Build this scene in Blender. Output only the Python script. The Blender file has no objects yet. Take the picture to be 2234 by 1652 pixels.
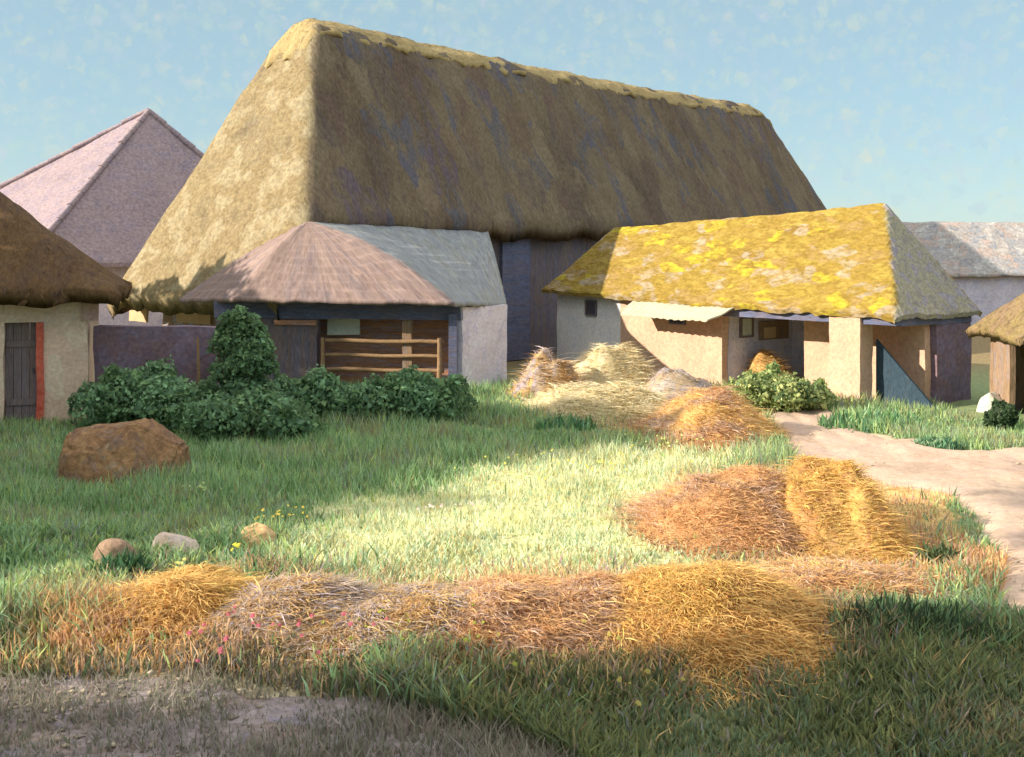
import bpy, math, random
import numpy as np
from mathutils import Vector
random.seed(7)
RNG = np.random.default_rng(11)
SC = bpy.context.scene
COL = SC.collection
# ------------------------------------------------------------------ camera model (2234 x 1652 units of the picture)
F, CX, HY, EYE = 2400.0, 1117.0, 555.0, 3.2
SUN_EL, SUN_AZ = math.radians(23), (-0.970, -0.243)

def gp(px, py):
    """ground point (z = 0) where a sight line meets the ground"""
    y = F * EYE / (py - HY)
    return ((px - CX) / F * y, y)

def at(px, py, y):
    return Vector(((px - CX) / F * y, y, EYE - (py - HY) / F * y))

# ------------------------------------------------------------------ numpy value noise
_PERM = RNG.random((64, 64, 64)).astype(np.float32)
def vnoise(x, y, z=0.0):
    x, y, z = np.broadcast_arrays(np.asarray(x, float), np.asarray(y, float), np.asarray(z, float))
    xi, yi, zi = np.floor(x).astype(int), np.floor(y).astype(int), np.floor(z).astype(int)
    fx, fy, fz = x - xi, y - yi, z - zi
    fx, fy, fz = (f * f * (3 - 2 * f) for f in (fx, fy, fz))
    r = 0
    for a in (0, 1):
        for b in (0, 1):
            for c in (0, 1):
                w = (fx if a else 1 - fx) * (fy if b else 1 - fy) * (fz if c else 1 - fz)
                r = r + w * _PERM[(xi + a) % 64, (yi + b) % 64, (zi + c) % 64]
    return r * 2 - 1

def fbm(x, y, z=0.0, o=3):
    r, a = 0, 1.0
    for i in range(o):
        r = r + a * vnoise(np.asarray(x) * 2 ** i + 17 * i, np.asarray(y) * 2 ** i + 5 * i, np.asarray(z) * 2 ** i)
        a *= .5
    return r

def sstep(a, b, x):
    t = np.clip((x - a) / (b - a), 0, 1)
    return t * t * (3 - 2 * t)

def ground_h(x, y):
    x = np.asarray(x, float); y = np.asarray(y, float)
    near = sstep(60, 30, y) * sstep(40, 20, np.abs(x))
    h = (.05 * fbm(x * .5, y * .5, 3.3) + .02 * vnoise(x * 2.2, y * 2.2, 1.1)) * near
    # low bank under the dry grass in front
    by = 8.9 + .12 * np.sin(x * .9) + .1 * x * .1
    h = h + .14 * np.exp(-((y - by) / .8) ** 2) * sstep(-5.4, -4.2, x) * sstep(3.6, 2.6, x)
    h = h - .12 * sstep(8.4, 7.0, y)
    # rising land far off
    d = np.sqrt(x * x + y * y)
    return h + 0.0 * d

def gh(x, y):
    return float(ground_h(x, y))

# ------------------------------------------------------------------ mesh helpers
class MB:
    def __init__(s):
        s.v, s.f, s.c, s.uv = [], [], [], None
        s.n = 0
    def add(s, verts, faces, col=None):
        verts = np.asarray(verts, float).reshape(-1, 3)
        s.v.append(verts)
        s.f.append((faces, s.n))
        if col is None: col = np.ones((len(verts), 3)) * .5
        col = np.asarray(col, float)
        if col.ndim == 1: col = np.tile(col, (len(verts), 1))
        s.c.append(col)
        s.n += len(verts)
        return s
    def box(s, x0, x1, y0, y1, z0, z1, jit=0.0, n=1):
        b = [(x0, y0, z0), (x1, y0, z0), (x1, y1, z0), (x0, y1, z0), (x0, y0, z1), (x1, y0, z1), (x1, y1, z1), (x0, y1, z1)]
        if jit: b = [(x + random.uniform(-jit, jit), y + random.uniform(-jit, jit), z + random.uniform(-jit, jit)) for x, y, z in b]
        f = [(0, 3, 2, 1), (4, 5, 6, 7), (0, 1, 5, 4), (1, 2, 6, 5), (2, 3, 7, 6), (3, 0, 4, 7)]
        return s.add(b, np.array(f))
    def wobbly_box(s, x0, x1, y0, y1, z0, z1, step=.22, amp=.025, seed=0.0):
        """a box of fine faces, its skin pushed in and out like old masonry"""
        def face(o, du, dv, nu, nv):
            us, vs = np.linspace(0, 1, nu + 1), np.linspace(0, 1, nv + 1)
            U, V = np.meshgrid(us, vs)
            P = np.array(o)[None, None] + U[..., None] * np.array(du) + V[..., None] * np.array(dv)
            P = P.reshape(-1, 3)
            w = (nu + 1)
            q = [(j * w + i, j * w + i + 1, (j + 1) * w + i + 1, (j + 1) * w + i) for j in range(nv) for i in range(nu)]
            D = np.stack([fbm(P[:, 0] * 1.7 + seed, P[:, 1] * 1.7, P[:, 2] * 1.7), fbm(P[:, 0] * 1.7, P[:, 1] * 1.7 + 9 + seed, P[:, 2] * 1.7), fbm(P[:, 0] * 1.7, P[:, 1] * 1.7, P[:, 2] * 1.7 + 31 + seed) * .6], 1)
            s.add(P + D * amp, np.array(q))
        k = lambda a: max(1, int(abs(a) / step))
        X, Y, Z = x1 - x0, y1 - y0, z1 - z0
        face((x0, y0, z0), (X, 0, 0), (0, 0, Z), k(X), k(Z)); face((x1, y1, z0), (-X, 0, 0), (0, 0, Z), k(X), k(Z))
        face((x1, y0, z0), (0, Y, 0), (0, 0, Z), k(Y), k(Z)); face((x0, y1, z0), (0, -Y, 0), (0, 0, Z), k(Y), k(Z))
        face((x0, y0, z1), (X, 0, 0), (0, Y, 0), k(X), k(Y)); face((x0, y1, z0), (X, 0, 0), (0, -Y, 0), k(X), k(Y))
        return s
    def tube(s, p0, p1, r0, r1, n=8):
        p0, p1 = Vector(p0), Vector(p1)
        d = (p1 - p0).normalized()
        a = d.orthogonal().normalized(); b = d.cross(a)
        v = []
        for p, r in ((p0, r0), (p1, r1)):
            for i in range(n):
                t = 2 * math.pi * i / n
                v.append(p + (a * math.cos(t) + b * math.sin(t)) * r)
        f = [(i, (i + 1) % n, n + (i + 1) % n, n + i) for i in range(n)]
        s.add([tuple(q) for q in v], np.array(f))
        s.add([tuple(q) for q in v[n:]], np.array([(0, i, i + 1) for i in range(1, n - 1)]))
        return s.add([tuple(q) for q in v[:n]], np.array([(0, i + 1, i) for i in range(1, n - 1)]))
    def build(s, name, mat, parent=None, smooth=False, loc=None):
        V = np.concatenate(s.v); C = np.concatenate(s.c)
        loops, starts, tot = [], [], 0
        for f, off in s.f:
            f = np.asarray(f, dtype=np.int64)
            loops.append((f + off).ravel())
            starts.append(tot + np.arange(len(f)) * f.shape[1])
            tot += f.size
        L = np.concatenate(loops).astype(np.int32); S = np.concatenate(starts).astype(np.int32)
        me = bpy.data.meshes.new(name)
        me.vertices.add(len(V)); me.vertices.foreach_set('co', V.astype(np.float32).ravel())
        me.loops.add(len(L)); me.loops.foreach_set('vertex_index', L)
        me.polygons.add(len(S)); me.polygons.foreach_set('loop_start', S)
        me.update(calc_edges=True); me.validate()
        ca = me.color_attributes.new('Col', 'FLOAT_COLOR', 'POINT')
        ca.data.foreach_set('color', np.concatenate([C, np.ones((len(C), 1))], 1).astype(np.float32).ravel())
        if s.uv is not None:
            uv = me.uv_layers.new(name='UVMap')
            UV = np.asarray(s.uv, np.float32)
            uv.data.foreach_set('uv', UV[L].ravel())
        me.polygons.foreach_set('use_smooth', np.full(len(S), bool(smooth)))
        me.materials.append(mat)
        o = bpy.data.objects.new(name, me); COL.objects.link(o)
        if parent is not None: o.parent = parent
        if loc is not None: o.location = loc
        return o

def tag(o, label=None, cat=None, group=None, kind=None):
    if label: o['label'] = label
    if cat: o['category'] = cat
    if group: o['group'] = group
    if kind: o['kind'] = kind
    return o

def empty(name, loc, rz=0.0, label=None, cat=None, group=None):
    o = bpy.data.objects.new(name, None); COL.objects.link(o)
    o.empty_display_size = .3
    o.location = loc; o.rotation_euler = (0, 0, rz)
    return tag(o, label, cat, group)

# ------------------------------------------------------------------ materials
def _n(nt, t, **kw):
    n = nt.nodes.new(t)
    for k, v in kw.items():
        if k in n.inputs.keys() if isinstance(k, str) else False: n.inputs[k].default_value = v
        else: setattr(n, k, v)
    return n

def ramp(nt, cols, lo=.3, hi=.7, interp='LINEAR'):
    r = nt.nodes.new('ShaderNodeValToRGB'); cr = r.color_ramp; cr.interpolation = interp
    n = len(cols)
    for i, c in enumerate(cols):
        p = lo + (hi - lo) * i / max(1, n - 1)
        e = cr.elements[i] if i < 2 else cr.elements.new(p)
        e.position = p; e.color = (*c, 1)
    return r

def mottle(name, cols, dabs=None, scale=1.2, stretch=(1, 1, 1), dab_scale=5.0, dab_fac=.5, fine=30.0, bump=.35, bump_dist=.03,
           rough=.92, coord='Object', fine_var=.35, spec=.15, alt=None, courses=None):
    """broken colour: slow drift through cols, irregular dabs of a second palette, fine grain and relief"""
    m = bpy.data.materials.new(name); m.use_nodes = True
    nt = m.node_tree; nt.nodes.clear(); lk = nt.links.new
    tc = nt.nodes.new('ShaderNodeTexCoord')
    mp = nt.nodes.new('ShaderNodeMapping'); mp.inputs['Scale'].default_value = stretch
    lk(tc.outputs[coord], mp.inputs['Vector'])
    dn = _n(nt, 'ShaderNodeTexNoise'); dn.inputs['Scale'].default_value = dab_scale * .8; dn.inputs['Detail'].default_value = 3
    lk(mp.outputs[0], dn.inputs['Vector'])
    sub = _n(nt, 'ShaderNodeVectorMath', operation='SUBTRACT'); sub.inputs[1].default_value = (.5, .5, .5)
    lk(dn.outputs['Color'], sub.inputs[0])
    scl = _n(nt, 'ShaderNodeVectorMath', operation='SCALE'); scl.inputs['Scale'].default_value = 1.1 / dab_scale
    lk(sub.outputs[0], scl.inputs[0])
    addv = _n(nt, 'ShaderNodeVectorMath', operation='ADD')
    lk(mp.outputs[0], addv.inputs[0]); lk(scl.outputs[0], addv.inputs[1])
    na = _n(nt, 'ShaderNodeTexNoise'); na.inputs['Scale'].default_value = scale; na.inputs['Detail'].default_value = 5; na.inputs['Roughness'].default_value = .62
    lk(mp.outputs[0], na.inputs['Vector'])
    ra = ramp(nt, cols, .32, .68); lk(na.outputs['Fac'], ra.inputs[0])
    col = ra.outputs[0]
    if dabs:
        vo = _n(nt, 'ShaderNodeTexVoronoi'); vo.inputs['Scale'].default_value = dab_scale
        lk(addv.outputs[0], vo.inputs['Vector'])
        sp = nt.nodes.new('ShaderNodeSeparateColor'); lk(vo.outputs['Color'], sp.inputs[0])
        rd = ramp(nt, dabs, 0.0, .85, 'CONSTANT'); lk(sp.outputs[0], rd.inputs[0])
        nm = _n(nt, 'ShaderNodeTexNoise'); nm.inputs['Scale'].default_value = dab_scale * 2.1; nm.inputs['Detail'].default_value = 4
        lk(addv.outputs[0], nm.inputs['Vector'])
        mr = _n(nt, 'ShaderNodeMapRange'); mr.inputs['From Min'].default_value = .38; mr.inputs['From Max'].default_value = .62
        mr.inputs['To Max'].default_value = dab_fac
        lk(nm.outputs['Fac'], mr.inputs['Value'])
        mx = _n(nt, 'ShaderNodeMix', data_type='RGBA'); lk(mr.outputs[0], mx.inputs['Factor'])
        lk(col, mx.inputs['A']); lk(rd.outputs[0], mx.inputs['B']); col = mx.outputs['Result']
    if alt:      # a second palette painting sun or shade into weighted slopes (bare and the like)
        at_ = nt.nodes.new('ShaderNodeAttribute'); at_.attribute_name = 'Col'
        vn = _n(nt, 'ShaderNodeTexNoise'); vn.inputs['Scale'].default_value = dab_scale * 1.3; vn.inputs['Detail'].default_value = 5
        lk(addv.outputs[0], vn.inputs['Vector'])
        r2 = ramp(nt, alt, .3, .7); lk(vn.outputs['Fac'], r2.inputs[0])
        sf = _n(nt, 'ShaderNodeSeparateColor'); lk(at_.outputs['Color'], sf.inputs[0])
        mm = _n(nt, 'ShaderNodeMath', operation='MULTIPLY_ADD'); mm.inputs[1].default_value = 1.5; mm.inputs[2].default_value = -.72; lk(vn.outputs['Fac'], mm.inputs[0])
        ma = _n(nt, 'ShaderNodeMath', operation='ADD'); ma.use_clamp = True; lk(sf.outputs[0], ma.inputs[0]); lk(mm.outputs[0], ma.inputs[1])
        mg = _n(nt, 'ShaderNodeMath', operation='MULTIPLY'); lk(ma.outputs[0], mg.inputs[0]); lk(sf.outputs[0], mg.inputs[1])
        mx2 = _n(nt, 'ShaderNodeMix', data_type='RGBA'); lk(mg.outputs[0], mx2.inputs['Factor']); lk(col, mx2.inputs['A']); lk(r2.outputs[0], mx2.inputs['B']); col = mx2.outputs['Result']
    nf = _n(nt, 'ShaderNodeTexNoise'); nf.inputs['Scale'].default_value = fine; nf.inputs['Detail'].default_value = 6; nf.inputs['Roughness'].default_value = .7
    lk(mp.outputs[0], nf.inputs['Vector'])
    mv = _n(nt, 'ShaderNodeMapRange'); mv.inputs['From Min'].default_value = .3; mv.inputs['From Max'].default_value = .7
    mv.inputs['To Min'].default_value = 1 - fine_var; mv.inputs['To Max'].default_value = 1 + fine_var
    lk(nf.outputs['Fac'], mv.inputs['Value'])
    mul = _n(nt, 'ShaderNodeVectorMath', operation='SCALE'); lk(col, mul.inputs[0]); lk(mv.outputs[0], mul.inputs['Scale'])
    bs = nt.nodes.new('ShaderNodeBsdfPrincipled'); bs.inputs['Roughness'].default_value = rough; bs.inputs['Specular IOR Level'].default_value = spec
    lk(mul.outputs[0], bs.inputs['Base Color'])
    hb = _n(nt, 'ShaderNodeMath', operation='ADD'); lk(nf.outputs['Fac'], hb.inputs[0]); lk(dn.outputs['Fac'], hb.inputs[1])
    if courses:
        sz = _n(nt, 'ShaderNodeSeparateXYZ'); lk(tc.outputs['Object'], sz.inputs[0])
        wz = _n(nt, 'ShaderNodeMath', operation='MULTIPLY_ADD'); wz.inputs[1].default_value = courses; lk(sz.outputs[2], wz.inputs[0])
        wn = _n(nt, 'ShaderNodeMath', operation='MULTIPLY'); wn.inputs[1].default_value = .9; lk(dn.outputs['Fac'], wn.inputs[0]); lk(wn.outputs[0], wz.inputs[2])
        fr_ = _n(nt, 'ShaderNodeMath', operation='FRACT'); lk(wz.outputs[0], fr_.inputs[0])
        iv = _n(nt, 'ShaderNodeMath', operation='MULTIPLY_ADD'); iv.inputs[1].default_value = -1.6; lk(fr_.outputs[0], iv.inputs[0]); lk(hb.outputs[0], iv.inputs[2]); hb = iv
    bp = nt.nodes.new('ShaderNodeBump'); bp.inputs['Strength'].default_value = bump; bp.inputs['Distance'].default_value = bump_dist
    lk(hb.outputs[0], bp.inputs['Height']); lk(bp.outputs[0], bs.inputs['Normal'])
    out = nt.nodes.new('ShaderNodeOutputMaterial'); lk(bs.outputs[0], out.inputs[0])
    return m

def attr_mat(name, trans=.3, rough=.9, noise=0.0, nscale=20.0, bump=0.0):
    m = bpy.data.materials.new(name); m.use_nodes = True
    nt = m.node_tree; nt.nodes.clear(); lk = nt.links.new
    a = nt.nodes.new('ShaderNodeAttribute'); a.attribute_name = 'Col'
    col = a.outputs['Color']
    bs = nt.nodes.new('ShaderNodeBsdfPrincipled'); bs.inputs['Roughness'].default_value = rough; bs.inputs['Specular IOR Level'].default_value = .12
    if noise:
        tc = nt.nodes.new('ShaderNodeTexCoord')
        nf = _n(nt, 'ShaderNodeTexNoise'); nf.inputs['Scale'].default_value = nscale; nf.inputs['Detail'].default_value = 7; nf.inputs['Roughness'].default_value = .7
        lk(tc.outputs['Object'], nf.inputs['Vector'])
        mv = _n(nt, 'ShaderNodeMapRange'); mv.inputs['From Min'].default_value = .3; mv.inputs['From Max'].default_value = .7
        mv.inputs['To Min'].default_value = 1 - noise; mv.inputs['To Max'].default_value = 1 + noise
        lk(nf.outputs['Fac'], mv.inputs['Value'])
        mul = _n(nt, 'ShaderNodeVectorMath', operation='SCALE'); lk(col, mul.inputs[0]); lk(mv.outputs[0], mul.inputs['Scale'])
        col = mul.outputs[0]
        if bump:
            bp = nt.nodes.new('ShaderNodeBump'); bp.inputs['Strength'].default_value = bump; bp.inputs['Distance'].default_value = .04
            lk(nf.outputs['Fac'], bp.inputs['Height']); lk(bp.outputs[0], bs.inputs['Normal'])
    lk(col, bs.inputs['Base Color'])
    sh = bs.outputs[0]
    if trans:
        tr = nt.nodes.new('ShaderNodeBsdfTranslucent'); lk(col, tr.inputs['Color'])
        mx = nt.nodes.new('ShaderNodeMixShader'); mx.inputs[0].default_value = trans
        lk(bs.outputs[0], mx.inputs[1]); lk(tr.outputs[0], mx.inputs[2]); sh = mx.outputs[0]
    out = nt.nodes.new('ShaderNodeOutputMaterial'); lk(sh, out.inputs[0])
    return m

M = {}
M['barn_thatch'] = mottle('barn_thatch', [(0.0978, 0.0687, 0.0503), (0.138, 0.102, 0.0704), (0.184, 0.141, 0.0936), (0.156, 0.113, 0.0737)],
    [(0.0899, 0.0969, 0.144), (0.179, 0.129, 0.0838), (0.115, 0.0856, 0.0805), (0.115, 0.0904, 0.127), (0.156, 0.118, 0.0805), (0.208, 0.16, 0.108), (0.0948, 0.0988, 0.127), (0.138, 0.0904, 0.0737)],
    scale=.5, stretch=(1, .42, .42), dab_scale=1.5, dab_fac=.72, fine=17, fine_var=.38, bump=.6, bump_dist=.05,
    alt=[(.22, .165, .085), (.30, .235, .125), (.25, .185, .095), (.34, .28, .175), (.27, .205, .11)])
M['ridge_straw'] = mottle('ridge_straw', [(0.337, 0.25, 0.117), (0.404, 0.305, 0.149), (0.364, 0.262, 0.117)],
    [(0.417, 0.325, 0.159), (0.323, 0.225, 0.106), (0.377, 0.274, 0.138)], scale=.8, stretch=(.5, 1.5, 1), dab_scale=3, dab_fac=.5, fine=16, fine_var=.3, bump=.5, bump_dist=.04)
M['brown_thatch'] = mottle('brown_thatch', [(0.0898, 0.0507, 0.0269), (0.135, 0.0781, 0.0384), (0.112, 0.0646, 0.0346)],
    [(0.123, 0.0691, 0.0346), (0.0845, 0.0553, 0.0461), (0.152, 0.0922, 0.0461)], scale=.9, stretch=(1, .5, .5), dab_scale=3, fine=18, bump=.5, bump_dist=.05)
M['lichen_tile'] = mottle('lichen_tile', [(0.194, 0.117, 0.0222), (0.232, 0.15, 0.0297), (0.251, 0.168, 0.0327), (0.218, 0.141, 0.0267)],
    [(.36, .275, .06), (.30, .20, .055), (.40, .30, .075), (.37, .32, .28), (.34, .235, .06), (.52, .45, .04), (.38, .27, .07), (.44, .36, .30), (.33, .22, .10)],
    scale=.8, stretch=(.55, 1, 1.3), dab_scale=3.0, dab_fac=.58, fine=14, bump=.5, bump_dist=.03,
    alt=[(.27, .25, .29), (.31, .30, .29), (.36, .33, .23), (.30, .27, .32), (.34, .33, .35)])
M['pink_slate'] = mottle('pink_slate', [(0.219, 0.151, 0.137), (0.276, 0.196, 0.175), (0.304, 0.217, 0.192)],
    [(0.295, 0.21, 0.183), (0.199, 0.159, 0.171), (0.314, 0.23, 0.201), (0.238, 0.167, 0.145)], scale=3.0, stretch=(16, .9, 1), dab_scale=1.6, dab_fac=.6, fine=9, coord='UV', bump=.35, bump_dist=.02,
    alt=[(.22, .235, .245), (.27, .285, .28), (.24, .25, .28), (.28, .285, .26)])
M['pyramid_slate'] = mottle('pyramid_slate', [(0.27, 0.205, 0.225), (0.334, 0.254, 0.266), (0.308, 0.235, 0.266)],
    [(0.321, 0.248, 0.266), (0.244, 0.21, 0.28), (0.36, 0.272, 0.28)], scale=.7, dab_scale=2.2, fine=9, bump=.5, bump_dist=.05, courses=3.2)
M['far_slate'] = mottle('far_slate', [(0.299, 0.272, 0.272), (0.374, 0.34, 0.326), (0.34, 0.299, 0.286)],
    [(0.462, 0.422, 0.394), (0.272, 0.286, 0.326), (0.449, 0.34, 0.299), (0.354, 0.34, 0.354), (0.49, 0.476, 0.462)], scale=.9, dab_scale=2.6, dab_fac=.95, fine=9, bump=.5, bump_dist=.04, courses=4.5)
M['hut_thatch'] = mottle('hut_thatch', [(0.193, 0.135, 0.0634), (0.253, 0.181, 0.0842), (0.23, 0.16, 0.0927)],
    [(0.275, 0.211, 0.0842), (0.239, 0.151, 0.11), (0.207, 0.151, 0.0842)], scale=1.3, dab_scale=5, fine=18, bump=.5, bump_dist=.04)
M['peach_plaster'] = mottle('peach_plaster', [(0.515, 0.322, 0.223), (0.582, 0.371, 0.258), (0.615, 0.406, 0.293)],
    [(0.598, 0.392, 0.279), (0.55, 0.336, 0.25), (0.499, 0.35, 0.265)], scale=1.2, dab_scale=4, dab_fac=.6, fine=14, fine_var=.22, bump=.45, bump_dist=.025)
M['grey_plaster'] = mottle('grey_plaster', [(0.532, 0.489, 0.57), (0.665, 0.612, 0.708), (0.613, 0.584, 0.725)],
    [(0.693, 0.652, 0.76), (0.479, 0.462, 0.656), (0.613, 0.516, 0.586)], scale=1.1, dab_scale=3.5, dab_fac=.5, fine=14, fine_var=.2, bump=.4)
M['pale_plaster'] = mottle('pale_plaster', [(.66, .62, .64), (.76, .72, .72), (.70, .68, .74)],
    [(.76, .73, .74), (.58, .57, .66), (.70, .62, .58)], scale=1.1, dab_scale=3.5, dab_fac=.5, fine=14, fine_var=.2, bump=.4)
M['cottage_wall'] = mottle('cottage_wall', [(0.583, 0.422, 0.323), (0.716, 0.534, 0.414), (0.671, 0.472, 0.363)],
    [(0.716, 0.62, 0.491), (0.612, 0.422, 0.337), (0.716, 0.472, 0.388), (0.699, 0.546, 0.491)], scale=1.1, dab_scale=3.0, dab_fac=.6, fine=14, fine_var=.2, bump=.4)
M['timber_wall'] = mottle('timber_wall', [(.13, .105, .125), (.18, .145, .165), (.16, .125, .12)],
    [(.14, .14, .20), (.20, .145, .12), (.12, .11, .16), (.23, .18, .15)], scale=1.0, stretch=(3.5, 3.5, .45), dab_scale=2.5, dab_fac=.7, fine=12, fine_var=.4, bump=.6)
M['brown_board'] = mottle('brown_board', [(.22, .15, .10), (.30, .20, .13), (.26, .18, .14)],
    [(.26, .23, .26), (.34, .21, .12), (.24, .16, .12)], scale=1.2, stretch=(3, 3, .5), dab_scale=3, dab_fac=.5, fine=12, bump=.4)
M['red_board'] = mottle('red_board', [(0.325, 0.163, 0.114), (0.439, 0.227, 0.146), (0.39, 0.211, 0.163)],
    [(0.357, 0.309, 0.39), (0.52, 0.26, 0.13), (0.325, 0.195, 0.163)], scale=1.2, stretch=(.5, .5, 4), dab_scale=3, dab_fac=.6, fine=12, bump=.4)
M['purple_wall'] = mottle('purple_wall', [(0.15, 0.104, 0.135), (0.201, 0.135, 0.162), (0.176, 0.135, 0.189)],
    [(0.201, 0.171, 0.271), (0.214, 0.135, 0.135), (0.15, 0.11, 0.162)], scale=1.3, dab_scale=3, dab_fac=.5, fine=12, bump=.4)
M['blue_beam'] = mottle('blue_beam', [(0.11, 0.12, 0.188), (0.149, 0.152, 0.234), (0.134, 0.128, 0.188)],
    [(0.118, 0.144, 0.252), (0.172, 0.144, 0.169), (0.11, 0.112, 0.178)], scale=1.3, stretch=(.5, 1, 3), dab_scale=3, dab_fac=.6, fine=12, bump=.4)
M['stone_wall'] = mottle('stone_wall', [(0.312, 0.218, 0.172), (0.421, 0.296, 0.218)],
    [(0.406, 0.437, 0.562), (0.343, 0.234, 0.187), (0.312, 0.234, 0.187), (0.468, 0.343, 0.234)], scale=1.6, dab_scale=4.5, dab_fac=.9, fine=14, bump=.5)
M['tan_plaster'] = mottle('tan_plaster', [(.55, .38, .22), (.60, .43, .26)], None, scale=2, fine=12, fine_var=.12, bump=.2)
M['dark_door'] = mottle('dark_door', [(0.169, 0.13, 0.13), (0.234, 0.169, 0.156)], [(0.195, 0.169, 0.208), (0.234, 0.156, 0.143)], scale=1.4, stretch=(5, 5, .5), dab_scale=2, fine=12, bump=.3)
M['red_paint'] = mottle('red_paint', [(.50, .07, .05), (.58, .12, .08), (.42, .06, .05)], [(.6, .2, .12), (.4, .05, .04)], scale=4, dab_scale=7, dab_fac=.5, fine=16, fine_var=.2, bump=.2)
M['pink_brick'] = mottle('pink_brick', [(.48, .30, .26), (.54, .35, .30)], [(.44, .27, .24), (.56, .40, .34)], scale=4, dab_scale=9, fine=18, fine_var=.2, bump=.3)
M['cream_board'] = mottle('cream_board', [(0.446, 0.408, 0.299), (0.51, 0.472, 0.357)], [(0.497, 0.459, 0.351), (0.421, 0.37, 0.268)], scale=1.5, stretch=(.5, 4, 4), dab_scale=3, dab_fac=.4, fine=12, fine_var=.14, bump=.35)
M['pale_board'] = mottle('pale_board', [(.62, .62, .54), (.72, .72, .62)], [(.7, .7, .6), (.58, .62, .60)], scale=2, dab_scale=5, dab_fac=.5, fine=12, fine_var=.15, bump=.3)
M['rail_wood'] = mottle('rail_wood', [(0.252, 0.155, 0.081), (0.312, 0.195, 0.104), (0.276, 0.17, 0.099)], [(0.3, 0.2, 0.126), (0.24, 0.14, 0.0765)], scale=2, stretch=(.6, 3, 3), dab_scale=4, dab_fac=.4, fine=14, bump=.35)
M['dark_glass'] = mottle('dark_glass', [(.06, .055, .07), (.09, .08, .10)], None, scale=3, fine=10, fine_var=.2, bump=.05, rough=.35, spec=.5)
M['pale_glass'] = mottle('pale_glass', [(.46, .48, .42), (.58, .58, .50)], None, scale=3, fine=10, fine_var=.15, bump=.1, rough=.5, spec=.4)
M['teal_board'] = mottle('teal_board', [(0.032, 0.0546, 0.075), (0.0448, 0.0672, 0.09)], [(0.0352, 0.063, 0.095), (0.0544, 0.063, 0.075)], scale=1.5, stretch=(3, 1, 1), dab_scale=3, fine=12, bump=.3)
M['brown_rock'] = mottle('brown_rock', [(.20, .11, .06), (.31, .17, .085), (.25, .14, .08)], [(.36, .22, .11), (.18, .11, .085), (.30, .17, .09), (.33, .27, .19), (.24, .16, .13)], scale=2.2, dab_scale=5, dab_fac=.7, fine=13, fine_var=.45, bump=.8, bump_dist=.05)
M['pale_rock'] = mottle('pale_rock', [(.52, .40, .33), (.62, .49, .41)], [(.58, .50, .48), (.50, .36, .28), (.66, .54, .45)], scale=4, dab_scale=9, dab_fac=.6, fine=22, bump=.5, bump_dist=.02)
M['orange_rock'] = mottle('orange_rock', [(.58, .36, .18), (.66, .46, .24)], [(.62, .34, .18), (.7, .5, .3)], scale=4, dab_scale=9, dab_fac=.5, fine=22, bump=.5, bump_dist=.02)
M['rust_rock'] = mottle('rust_rock', [(.28, .19, .13), (.34, .23, .16)], [(.36, .22, .15), (.26, .2, .16)], scale=4, dab_scale=9, fine=22, bump=.5, bump_dist=.02)
M['white_stone'] = mottle('white_stone', [(.58, .55, .46), (.68, .64, .54)], [(.6, .56, .5), (.7, .66, .56)], scale=3, dab_scale=6, fine=20, bump=.5, bump_dist=.02)
M['road'] = mottle('road', [(0.456, 0.317, 0.241), (0.52, 0.371, 0.281), (0.554, 0.409, 0.305), (0.488, 0.341, 0.272)],
    [(0.538, 0.393, 0.305), (0.473, 0.334, 0.288), (0.423, 0.288, 0.208), (0.57, 0.423, 0.336)], scale=.7, dab_scale=2.4, dab_fac=.5, fine=11, fine_var=.2, bump=.5, bump_dist=.03)
M['path'] = mottle('path', [(0.186, 0.145, 0.129), (0.249, 0.197, 0.188), (0.286, 0.237, 0.234), (0.211, 0.168, 0.166)],
    [(0.249, 0.209, 0.212), (0.211, 0.15, 0.121), (0.311, 0.266, 0.272), (0.224, 0.197, 0.241), (0.162, 0.14, 0.121), (0.274, 0.197, 0.166)], scale=1.3, stretch=(.6, 1, 1), dab_scale=5, dab_fac=.75, fine=18, bump=.6, bump_dist=.02)
M['ground'] = attr_mat('ground', 0, .95, .35, 9.0, .5)
M['grass'] = attr_mat('grass', .42)
M['straw'] = attr_mat('straw', .2)
M['heap'] = attr_mat('heap', .25, .95, .3, 14.0, .5)
M['leaf'] = attr_mat('leaf', .4)
M['bark'] = mottle('bark', [(.10, .075, .05), (.16, .12, .08)], None, scale=3, stretch=(2, 2, .4), fine=14, bump=.5)

# ------------------------------------------------------------------ zones of the yard
def inpoly(px, py, poly):
    c = np.zeros(np.shape(px), bool); n = len(poly)
    for i in range(n):
        x0, y0 = poly[i]; x1, y1 = poly[(i + 1) % n]
        cond = ((y0 > py) != (y1 > py)) & (px < (x1 - x0) * (py - y0) / (y1 - y0 + 1e-9) + x0)
        c ^= cond
    return c

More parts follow.
